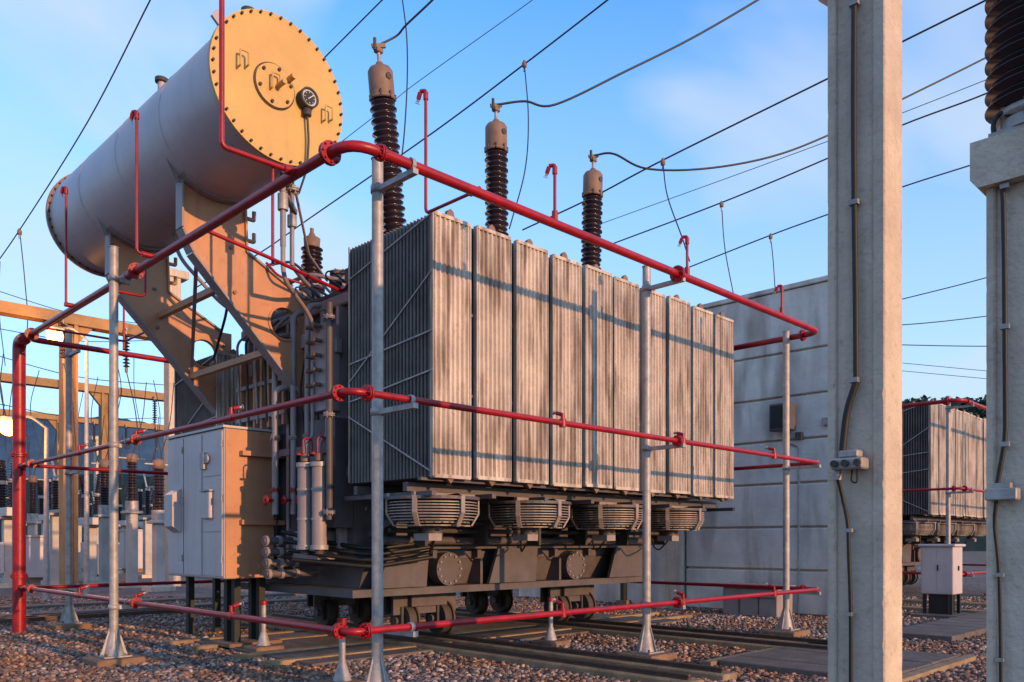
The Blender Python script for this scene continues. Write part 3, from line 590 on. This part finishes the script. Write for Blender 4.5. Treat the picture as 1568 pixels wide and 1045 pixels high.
c.box((x-0.5,y-0.5,-0.05),(x+0.5,y+0.5,0.08),'slab',0.02); c.box((x-0.2,y-0.2,0.083),(x+0.2,y+0.2,0.49),'black'); c.obj('legs_and_base',E)

# ================================================================= GROUND
gm=bpy.data.materials.new('gravel_ground'); gm.use_nodes=True; nt=gm.node_tree; N=nt.nodes; Lk=nt.links; b=N['Principled BSDF']; b.inputs['Roughness'].default_value=0.9
tc=N.new('ShaderNodeTexCoord'); vo=N.new('ShaderNodeTexVoronoi'); vo.inputs['Scale'].default_value=17; Lk.new(tc.outputs['Object'],vo.inputs['Vector'])
sp=N.new('ShaderNodeSeparateColor'); Lk.new(vo.outputs['Color'],sp.inputs[0]); r=N.new('ShaderNodeValToRGB'); r.color_ramp.elements[0].color=(0.06,0.045,0.04,1); r.color_ramp.elements[1].color=(0.28,0.22,0.19,1)
e1=r.color_ramp.elements.new(0.55); e1.color=(0.15,0.115,0.1,1); Lk.new(sp.outputs[0],r.inputs['Fac'])
ns=N.new('ShaderNodeTexNoise'); ns.inputs['Scale'].default_value=0.5; ns.inputs['Detail'].default_value=4; Lk.new(tc.outputs['Object'],ns.inputs['Vector'])
mx=N.new('ShaderNodeMix'); mx.data_type='RGBA'; mx.blend_type='MULTIPLY'; mx.inputs[0].default_value=0.7; Lk.new(r.outputs['Color'],mx.inputs[6])
r2=N.new('ShaderNodeValToRGB'); r2.color_ramp.elements[0].position=0.35; r2.color_ramp.elements[0].color=(0.6,0.45,0.36,1); r2.color_ramp.elements[1].position=0.65; r2.color_ramp.elements[1].color=(1,1,1,1); Lk.new(ns.outputs['Fac'],r2.inputs['Fac']); Lk.new(r2.outputs['Color'],mx.inputs[7])
Lk.new(mx.outputs[2],b.inputs['Base Color']); bp=N.new('ShaderNodeBump'); bp.inputs['Strength'].default_value=0.9; bp.inputs['Distance'].default_value=0.04; bp.invert=True; Lk.new(vo.outputs['Distance'],bp.inputs['Height']); Lk.new(bp.outputs['Normal'],b.inputs['Normal'])
M['ground']=gm
g=MB(); g.add([(-3000,-3000,0),(3000,-3000,0),(3000,3000,0),(-3000,3000,0)],[(0,1,2,3)],'ground'); g.obj('ground')
sm=bpy.data.materials.new('gravel_stones'); sm.use_nodes=True; nt=sm.node_tree; N=nt.nodes; Lk=nt.links; b=N['Principled BSDF']; b.inputs['Roughness'].default_value=0.8
at=N.new('ShaderNodeAttribute'); at.attribute_name='tone'; r=N.new('ShaderNodeValToRGB'); r.color_ramp.elements[0].color=(0.06,0.045,0.04,1); r.color_ramp.elements[1].color=(0.6,0.48,0.41,1)
for (pp,cc) in ((0.35,(0.16,0.12,0.105,1)),(0.65,(0.26,0.195,0.16,1)),(0.88,(0.38,0.3,0.265,1))):
    e1=r.color_ramp.elements.new(pp); e1.color=cc
Lk.new(at.outputs['Fac'],r.inputs['Fac']); tc=N.new('ShaderNodeTexCoord'); n=N.new('ShaderNodeTexNoise'); n.inputs['Scale'].default_value=0.6; n.inputs['Detail'].default_value=3; Lk.new(tc.outputs['Object'],n.inputs['Vector'])
r3=N.new('ShaderNodeValToRGB'); r3.color_ramp.elements[0].position=0.4; r3.color_ramp.elements[1].position=0.6; r3.color_ramp.elements[0].color=(0.9,0.58,0.38,1); r3.color_ramp.elements[1].color=(0.92,0.86,0.86,1); Lk.new(n.outputs['Fac'],r3.inputs['Fac'])
mx=N.new('ShaderNodeMix'); mx.data_type='RGBA'; mx.blend_type='MULTIPLY'; mx.inputs[0].default_value=1.0; Lk.new(r.outputs['Color'],mx.inputs[6]); Lk.new(r3.outputs['Color'],mx.inputs[7]); Lk.new(mx.outputs[2],b.inputs['Base Color'])
ph=(1+5**0.5)/2
ico=np.array([(-1,ph,0),(1,ph,0),(-1,-ph,0),(1,-ph,0),(0,-1,ph),(0,1,ph),(0,-1,-ph),(0,1,-ph),(ph,0,-1),(ph,0,1),(-ph,0,-1),(-ph,0,1)])/math.sqrt(1+ph*ph)
icf=np.array([(0,11,5),(0,5,1),(0,1,7),(0,7,10),(0,10,11),(1,5,9),(5,11,4),(11,10,2),(10,7,6),(7,1,8),(3,9,4),(3,4,2),(3,2,6),(3,6,8),(3,8,9),(4,9,5),(2,4,11),(6,2,10),(8,6,7),(9,8,1)])
NS=50000
u=np.random.rand(NS); D=8.6*(24/8.6)**u; l=np.random.uniform(-0.68,0.68,NS); Lx=l*D
sx=(D+Lx)/R2; sy=(D-Lx)/R2; sz=np.random.uniform(0.015,0.036,NS)*np.where(np.random.rand(NS)>0.93,1.4,1)
V=ico[None]*(1+np.random.uniform(-0.3,0.3,(NS,12,1)))*sz[:,None,None]*np.random.uniform(0.7,1.35,(NS,1,3))
V[:,:,2]*=0.75; V+=np.stack([sx,sy,sz*0.35],1)[:,None,:]
V=V.reshape(-1,3); Fc=(icf[None]+(np.arange(NS)*12)[:,None,None]).reshape(-1)
me=bpy.data.meshes.new('gravel'); me.vertices.add(len(V)); me.vertices.foreach_set('co',V.ravel()); me.loops.add(len(Fc)); me.loops.foreach_set('vertex_index',Fc.astype(np.int32))
nf=len(Fc)//3; me.polygons.add(nf); me.polygons.foreach_set('loop_start',np.arange(0,nf*3,3,dtype=np.int32)); me.update(calc_edges=True)
a=me.attributes.new('tone','FLOAT','POINT'); a.data.foreach_set('value',np.repeat(np.random.rand(NS),12).astype(np.float32)); me.materials.append(sm)
o=bpy.data.objects.new('gravel',me); scene.collection.objects.link(o)
RT=empty('rail_track')
c=MB()
for X in (7.75,8.45,11.25,11.95):
    c.box((X-0.15,4.9,-0.05),(X+0.15,15.5,0.09),'kerb',0.015); c.box((X-0.035,5.0,0.093),(X+0.035,15.4,0.11),'rust'); c.box((X-0.012,5.0,0.11),(X+0.012,15.4,0.13),'rust'); c.box((X-0.03,5.0,0.13),(X+0.03,15.4,0.15),'rust')
for Y in (10.1,12.3): c.box((5.2,Y-0.5,-0.05),(15,Y-0.35,0.07),'kerb'); c.box((5.2,Y+0.35,-0.05),(15,Y+0.5,0.07),'kerb')
c.obj('tracks',RT)
c=MB(); c.box((5.6,9.2,-0.04),(14,12.9,0.05),'slab'); c.obj('transformer_foundation')
c=MB()
for i in range(5): c.box((9.35+i*0.54,3.55,-0.03),(9.35+i*0.54+0.52,5.6,0.09+0.006*(i%2)),'slab',0.012)
c.box((9.2,3.4,-0.03),(12.2,3.53,0.075),'kerb'); c.box((9.2,5.62,-0.03),(12.2,5.75,0.075),'kerb')
for i in range(12): c.box((14.2+i*0.62,4.3,-0.03),(14.8+i*0.62,5.4,0.1),'slab',0.012)
c.obj('cable_trench_covers')
c=MB()
for Y in (19.5,22.0): c.box((-2,Y,-0.03),(14,Y+0.5,0.08),'slab',0.02)
for X in (20.0,22.5): c.box((X,-2,-0.03),(X+0.25,20,0.1),'kerb',0.02)
for z_,Y in ((0.12,18.0),(0.12,18.4)): c.box((-2,Y,0.05),(8,Y+0.07,0.13),'rust')
c.obj('kerb_lines')

# ================================================================= BACKGROUND SWITCHYARD
def beam(x0,x1,y,z,name,cols):
    E=empty(name); c=MB()
    c.box((x0,y-0.25,z),(x1,y-0.12,z+0.35),'orange_lit_steel'); c.box((x0,y+0.12,z),(x1,y+0.25,z+0.35),'orange_lit_steel')
    n=int((x1-x0)/0.9)
    for i in range(n): xx=x0+i*(x1-x0)/n; c.box((xx,y-0.118,z+0.06),(xx+0.15,y+0.118,z+0.28),'orange_lit_steel')
    for xx in cols:
        c.box((xx-0.22,y-0.22,-0.1),(xx-0.1,y+0.22,z-0.003),'orange_lit_steel'); c.box((xx+0.1,y-0.22,-0.1),(xx+0.22,y+0.22,z-0.003),'orange_lit_steel'); c.box((xx-0.1,y-0.1,-0.1),(xx+0.1,y+0.1,z-0.003),'orange_lit_steel')
        c.prismY([(xx-0.22,z-0.6),(xx+0.22,z-0.6),(xx+0.7,z-0.005),(xx-0.7,z-0.005)],y-0.11,y+0.11,'orange_lit_steel')
    xx=x0+1
    while xx<x1:
        c.lathe((xx,y-0.5,z-0.1),(0,0,-1),ribbed(1.1,10,0.04,0.12),'porc',10); c.cyl((xx,y-0.5,z+0.1),(xx,y-0.5,z-0.1),0.02,'galv',6); c.obox((xx,y-0.55,z+0.08),(xx,y,z+0.08),0.05,0.05,'galv'); c.cyl((xx,y-0.5,z-1.2),(xx,y-0.5,z-1.35),0.05,'tan',8)
        c.tube([(xx,y-0.5,z-1.3),(xx+0.15,y-0.9,z-2.6),(xx+0.1,y-1.4,z-4.3)],0.018,'wire',5,0.6)
        xx+=1.9; 
    c.obj('beam_and_columns',E); return E
beam(-6,12.5,28.7,8.55,'switchyard_gantry',(-4.0,8.6)); beam(-6,27,40.8,8.55,'switchyard_gantry.001',(0,13.8,24)); beam(-6,34,55,9,'switchyard_gantry.002',(6,16,28))
def equip(px,D,hp,kind,name):
    x,y=gp(px,D); E=empty(name); c=MB()
    c.box((x-0.16,y-0.16,-0.1),(x+0.16,y+0.16,hp),'white',0.02); c.box((x-0.4,y-0.4,-0.1),(x+0.4,y+0.4,0.15),'conc')
    c.box((x-0.3,y-0.26,hp+0.003),(x+0.3,y+0.26,hp+0.1),'white',0.02); c.obj('pedestal',E); c=MB(); z=hp+0.1
    if kind=='ct':
        c.cyl((x,y,z),(x,y,z+0.35),0.22,'galv',20); c.lathe((x,y,z+0.35),(0,0,1),ribbed(1.35,14,0.13,0.2),'porc',16); c.lathe((x,y,z+1.7),(0,0,1),[(0,0.15),(0.02,0.19),(0.25,0.19),(0.3,0.12),(0.35,0)],'tan',16); c.obox((x-0.45,y,z+1.85),(x+0.45,y,z+1.85),0.06,0.04,'galv')
    elif kind=='sw':
        c.obox((x,y-1.0,z+0.06),(x,y+1.0,z+0.06),0.2,0.12,'galv')
        for dy in (-0.85,0,0.85): c.lathe((x,y+dy,z+0.12),(0,0,1),ribbed(1.1,11,0.09,0.15),'porc',14); c.cyl((x,y+dy,z+1.22),(x,y+dy,z+1.32),0.1,'galv',12)
        c.obox((x,y-1.0,z+1.36),(x,y+0.05,z+1.36),0.07,0.07,'galv'); c.obox((x,y+0.1,z+1.36),(x,y+0.5,z+2.1),0.06,0.06,'galv')
    else:
        c.box((x-0.25,y-0.9,z),(x+0.25,y+0.9,z+0.3),'cab',0.02); c.box((x-0.3,y-0.25,0.5),(x-0.17,y+0.4,1.6),'cab',0.02)
        for dy in (-0.7,0.7):
            c.lathe((x,y+dy,z+0.3),(0,0,1),ribbed(0.9,9,0.1,0.18),'porc',14); c.lathe((x,y+dy,z+1.2),(0,(1 if dy>0 else -1)*0.4,1),ribbed(0.9,9,0.1,0.17),'porc',14); c.cyl((x,y+dy,z+1.15),(x,y+dy,z+1.3),0.16,'galv',14)
    c.tube([(x,y,z+1.9),(x+0.3,y-0.2,z+3.2),(x+0.5,y,z+4.6)],0.016,'wire',5,0.5)
    c.obj('apparatus',E)
for i,(px,D,hp,kd) in enumerate(((202,29,2.6,'ct'),(243,27,2.2,'ct'),(85,31,2.6,'sw'),(140,34,2.2,'br'),(12,29,2.4,'br'),(118,38,2.5,'sw'),(50,36,2.4,'ct'),(172,42,2.4,'ct'),(226,37,2.6,'sw'),(-15,33,2.5,'ct'),(30,45,2.5,'sw'),(100,48,2.5,'ct'),(190,50,2.5,'br'),(1420,48,2.5,'sw'),(225,48,2.4,'br'),(255,50,2.4,'ct'),(160,30,2.5,'ct'),(70,42,2.6,'br'),(20,55,2.6,'ct'),(145,55,2.8,'sw'))):
    nm={'ct':'current_transformer','sw':'disconnect_switch','br':'circuit_breaker'}[kd]; equip(px,D,hp,kd,nm)
for (px,D,z1) in ((264,30,11.2),(150,60,9)):
    x,y=gp(px,D); c=MB(); c.box((x-0.22,y-0.24,-0.1),(x+0.22,y+0.24,z1),'conc',0.02); c.box((x-0.5,y-0.3,z1+0.003),(x+0.5,y+0.3,z1+0.3),'conc',0.03); c.obj('concrete_pole')
for (px,D,w_,h_) in ((60,33,1.0,1.8),(215,44,1.6,2.2),(160,36,0.8,1.5)):
    x,y=gp(px,D); c=MB(); c.box((x-w_/2,y-w_/2,0.2),(x+w_/2,y+w_/2,h_),'cab',0.02); c.box((x-w_/2-0.06,y-w_/2-0.06,h_+0.003),(x+w_/2+0.06,y+w_/2+0.06,h_+0.07),'cab'); c.box((x-w_/2+0.1,y-w_/2+0.1,-0.05),(x+w_/2-0.1,y+w_/2-0.1,0.198),'foot'); c.box((x-w_/2-0.006,y-0.01,0.25),(x-w_/2-0.002,y+0.01,h_-0.05),'black'); c.obj('switchgear_cabinet')
# lit street lamps
for (px,py,D) in ((84,517,25),(14,656,22)):
    q=sv(px,py,D); E=empty('street_lamp'); c=MB(); c.cyl((q.x+0.9,q.y,0),(q.x+0.9,q.y,q.z+0.1),0.09,'galv',12,0.05); c.tube([(q.x+0.9,q.y,q.z+0.1),(q.x+0.5,q.y,q.z+0.4),(q.x+0.1,q.y,q.z+0.3)],0.035,'galv',8,0.2)
    c.box((q.x-0.25,q.y-0.14,q.z+0.2),(q.x+0.25,q.y+0.14,q.z+0.32),'galv',0.03); c.obj('pole_and_head',E)
    c=MB(); c.lathe((q.x,q.y,q.z-0.2),(0,0,1),[(0,0.0),(0.03,0.12),(0.1,0.2),(0.25,0.24),(0.39,0.2)],'lamp',16); c.obj('lit_lens',E)
    ld=bpy.data.lights.new('lamp_light','POINT'); ld.energy=320; ld.color=(1,0.42,0.1); ld.shadow_soft_size=0.15; lo=bpy.data.objects.new('lamp_light',ld); lo.location=(q.x-0.2,q.y-0.4,q.z-0.4); scene.collection.objects.link(lo); lo.parent=E

# ================================================================= OVERHEAD WIRES
OW=empty('overhead_wires')
def cat(P,n=8):
    P=[Vector(p) for p in P]; P=[P[0]*2-P[1]]+P+[P[-1]*2-P[-2]]; Q=[]
    for i in range(1,len(P)-2):
        for j in range(n):
            t=j/n; a,b,c_,d=P[i-1],P[i],P[i+1],P[i+2]
            Q.append(0.5*((2*b)+(c_-a)*t+(2*a-5*b+4*c_-d)*t*t+(3*b-a-3*c_+d)*t**3))
    Q.append(P[-2]); return Q
c=MB()
def wire(pts,r=0.018):
    P=[Vector(p) if isinstance(p,Vector) else sv(*p) for p in pts]; c.tube(cat(P),r,'wire',6)
def clamp(px,py,D,s=0.1):
    q=sv(px,py,D); c.lathe(q-Vector((0,0,s)),(0,0,1),[(0,0.02),(0.02,s*0.6),(s*1.2,s*0.7),(s*2,s*0.3)],'tan',8); c.cyl(q,q-Vector((0,0,s*2)),s*0.3,'galv',6)
wire([(262,-60,22),(230,0,23),(135,185,26),(30,352,30),(-25,430,32)],0.022)
wire([(30,352,30),(38,430,30),(42,500,30),(30,560,30)],0.018); clamp(30,355,30,0.12)
wire([(0,400,31),(-2,470,31),(8,560,31)],0.016)
wire([(640,-55,24),(585,0,25),(495,90,27),(400,185,29)],0.022)
wire([T1,T1+Vector((0.25,-0.12,0.2)),(622,38,12.4),(662,0,12.2),(720,-60,11.9)],0.016)
wire([(612,-30,19),(623,60,18.5),(622,160,18),(612,260,17.5),(588,345,17)],0.016)
wire([(850,-30,34),(815,0,34),(640,125,35),(590,165,35),(480,250,36)],0.016)
wire([(965,-28,20),(930,0,20.5),(803,98,22),(660,205,24),(480,330,27),(390,392,29),(300,440,30)],0.022)
clamp(803,98,22); wire([(803,98,22),(809,180,21),(804,260,20),(780,350,18.5)],0.016)
wire([T2,T2+Vector((0.4,-0.3,0.1)),(850,160,14.3),(960,108,14.5),(1060,58,14.8),(1160,0,15),(1240,-50,15.2)],0.019)
wire([(1600,-45,17),(1510,0,18),(1385,62,19),(1268,120,20),(1015,245,22),(905,303,23.5),(800,352,25)],0.022)
wire([T3,T3+Vector((0.25,-0.3,0.02)),(990,258,16),(1080,258,16.2),(1180,240,16.5),(1268,207,16.8),(1385,150,17),(1510,88,17.3),(1620,30,17.5)],0.02)
wire([(1620,90,21),(1510,143,22),(1385,190,23),(1268,242,24),(1105,310,26),(925,378,29)],0.022)
wire([(1620,75,33),(1510,122,34),(1268,216,36),(905,348,40)],0.016)
wire([(1620,205,24),(1510,245,25),(1385,285,26),(1268,328,27),(1180,360,28),(1040,415,30)],0.022)
clamp(1015,248,22); clamp(1105,313,26); clamp(1180,362,28)
wire([(1015,248,22),(1022,300,21.7),(1045,365,21),(1056,400,20.7)],0.018); wire([(1105,313,26),(1110,380,26),(1125,460,26)],0.018); wire([(1180,362,28),(1184,400,28),(1187,445,28)],0.018)
wire([(1250,490,35),(1385,457,34),(1510,425,33),(1640,385,32)],0.022); wire([(1250,501,35),(1385,497,35),(1510,484,35),(1640,465,35)],0.022); wire([(1250,524,37),(1385,528,37),(1510,530,37),(1640,528,37)],0.022)
wire([(1300,548,80),(1640,580,80)],0.03); wire([(1300,560,80),(1640,592,80)],0.03)
for (a,b_) in (((-20,440,40),(260,500,45)),((-20,500,38),(260,520,44)),((-20,540,36),(260,590,40)),((-20,615,36),(260,640,50))): wire([a,((a[0]+b_[0])/2,(a[1]+b_[1])/2+12,(a[2]+b_[2])/2),b_],0.02)
for (px,D) in ((20,32),(60,34),(110,31),(150,36),(175,33),(205,38),(235,35),(5,30),(128,42)):
    y0=random.uniform(500,600); wire([(px,y0,D),(px+random.uniform(-14,14),y0+60,D),(px+random.uniform(-8,18),y0+130,D)],0.016)
c.obj('conductors',OW)

# ================================================================= HILLS
def ridge(D,ctl,name,k,amp,depth):
    xs=np.linspace(-900,2600,420); hs=np.interp(xs,[a for a,_ in ctl],[b for _,b in ctl])
    rng=np.random.RandomState(3); nz=np.zeros(len(xs))
    for fq,am in ((0.01,1),(0.03,0.5),(0.09,0.3),(0.3,0.2),(0.9,0.12)): nz+=am*np.sin(xs*fq+rng.rand()*6)*amp
    nz+=rng.uniform(-1,1,len(xs))*amp*0.15
    V=[];rows=[(0.0,0.0),(0.35,0.45),(0.7,0.8),(1.0,1.0),(1.5,0.6),(2.2,0.0)]
    for (d,hh) in rows:
        for i,x in enumerate(xs):
            DD=D+(d-1)*depth; L_=(x-784)/F*DD; z=(H+(830-hs[i]-nz[i])/F*D)*hh+(rng.uniform(-1,1)*depth*0.01 if 0<hh<1 else 0)
            V.append(((DD+L_)/R2,(DD-L_)/R2,max(z,-1)))
    n=len(xs); Fs=[(j*n+i,j*n+i+1,(j+1)*n+i+1,(j+1)*n+i) for j in range(len(rows)-1) for i in range(n-1)]
    m=MB(); m.add(V,Fs,k,True); m.obj(name)
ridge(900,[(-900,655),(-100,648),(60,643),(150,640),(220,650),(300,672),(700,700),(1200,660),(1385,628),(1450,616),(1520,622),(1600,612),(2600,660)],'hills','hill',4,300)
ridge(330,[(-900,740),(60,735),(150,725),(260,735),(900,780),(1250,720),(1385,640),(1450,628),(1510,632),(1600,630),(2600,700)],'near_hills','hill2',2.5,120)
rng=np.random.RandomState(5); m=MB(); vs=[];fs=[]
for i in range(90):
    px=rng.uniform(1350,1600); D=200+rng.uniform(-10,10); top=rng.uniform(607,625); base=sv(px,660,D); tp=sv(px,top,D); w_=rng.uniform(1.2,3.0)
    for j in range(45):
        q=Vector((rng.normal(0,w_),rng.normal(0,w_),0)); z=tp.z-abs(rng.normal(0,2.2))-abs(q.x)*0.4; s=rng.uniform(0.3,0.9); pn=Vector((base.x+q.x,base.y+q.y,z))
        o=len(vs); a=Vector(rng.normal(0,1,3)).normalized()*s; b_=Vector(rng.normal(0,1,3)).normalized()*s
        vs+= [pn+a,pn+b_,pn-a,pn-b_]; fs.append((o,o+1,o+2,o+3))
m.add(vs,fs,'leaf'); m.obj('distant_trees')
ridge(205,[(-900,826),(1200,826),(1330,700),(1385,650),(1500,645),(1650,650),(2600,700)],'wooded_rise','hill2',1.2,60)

# ================================================================= LIGHT, SKY
az=Vector((0.05,-1,0)).normalized(); el=math.radians(10)
ts=Vector((az.x*math.cos(el),az.y*math.cos(el),math.sin(el)))
sd=bpy.data.lights.new('sun','SUN'); sd.energy=4.6; sd.angle=math.radians(0.6); sd.color=(1.0,0.56,0.25)
so=bpy.data.objects.new('sun',sd); so.rotation_euler=ts.to_track_quat('Z','Y').to_euler(); so.location=(0,0,30); scene.collection.objects.link(so)
wd=bpy.data.worlds.new('World'); scene.world=wd; wd.use_nodes=True; nt=wd.node_tree; N=nt.nodes; Lk=nt.links; bg=N['Background']; out=N['World Output']
sk=N.new('ShaderNodeTexSky'); sk.sky_type='NISHITA'; sk.sun_disc=False; sk.sun_elevation=el; sk.sun_rotation=math.atan2(az.x,az.y); sk.ozone_density=2.0; sk.dust_density=0.6; sk.air_density=1.0
gain=N.new('ShaderNodeMix'); gain.data_type='RGBA'; gain.blend_type='MULTIPLY'; gain.clamp_result=False; gain.inputs[0].default_value=1; gain.inputs[7].default_value=(1.15,2.35,3.5,1)
Lk.new(sk.outputs['Color'],gain.inputs[6]); Lk.new(gain.outputs[2],bg.inputs['Color']); bg.inputs['Strength'].default_value=0.15
tc=N.new('ShaderNodeTexCoord'); mp=N.new('ShaderNodeMapping'); mp.inputs['Scale'].default_value=(1,1,1.6); mp.inputs['Location'].default_value=(0.4,0.1,0.2); Lk.new(tc.outputs['Generated'],mp.inputs['Vector'])
n=N.new('ShaderNodeTexNoise'); n.inputs['Scale'].default_value=2.6; n.inputs['Detail'].default_value=4; n.inputs['Roughness'].default_value=0.45; n.inputs['Distortion'].default_value=0.4; Lk.new(mp.outputs['Vector'],n.inputs['Vector'])
r=N.new('ShaderNodeValToRGB'); r.color_ramp.elements[0].position=0.38; r.color_ramp.elements[1].position=0.68; r.color_ramp.elements[0].color=(0,0,0,1); r.color_ramp.elements[1].color=(0.8,)*3+(1,); r.color_ramp.interpolation='EASE'
Lk.new(n.outputs['Fac'],r.inputs['Fac'])
# haze toward horizon
sx_=N.new('ShaderNodeSeparateXYZ'); Lk.new(tc.outputs['Generated'],sx_.inputs[0]); hr=N.new('ShaderNodeMapRange'); hr.inputs[1].default_value=0.05; hr.inputs[2].default_value=0.55; hr.inputs[3].default_value=0.85; hr.inputs[4].default_value=0.05; Lk.new(sx_.outputs[2],hr.inputs[0])
mxx=N.new('ShaderNodeMath'); mxx.operation='MAXIMUM'; Lk.new(r.outputs['Color'],mxx.inputs[0]); Lk.new(hr.outputs[0],mxx.inputs[1])
b2=N.new('ShaderNodeBackground'); b2.inputs['Color'].default_value=(0.68,0.79,0.92,1); b2.inputs['Strength'].default_value=1.0
ms=N.new('ShaderNodeMixShader'); Lk.new(mxx.outputs[0],ms.inputs[0]); Lk.new(bg.outputs[0],ms.inputs[1]); Lk.new(b2.outputs[0],ms.inputs[2]); Lk.new(ms.outputs[0],out.inputs['Surface'])
scene.view_settings.view_transform='Standard'; scene.view_settings.look='None'; scene.view_settings.exposure=0
# ================================================================= CAMERA
cd=bpy.data.cameras.new('camera'); cd.sensor_width=36; cd.lens=36*F/1568; cd.shift_y=308/1568; cd.clip_end=6000; cd.clip_start=0.05
co=bpy.data.objects.new('camera',cd); co.location=(0,0,H); co.rotation_euler=(math.radians(90),0,math.radians(-45)); scene.collection.objects.link(co); scene.camera=co
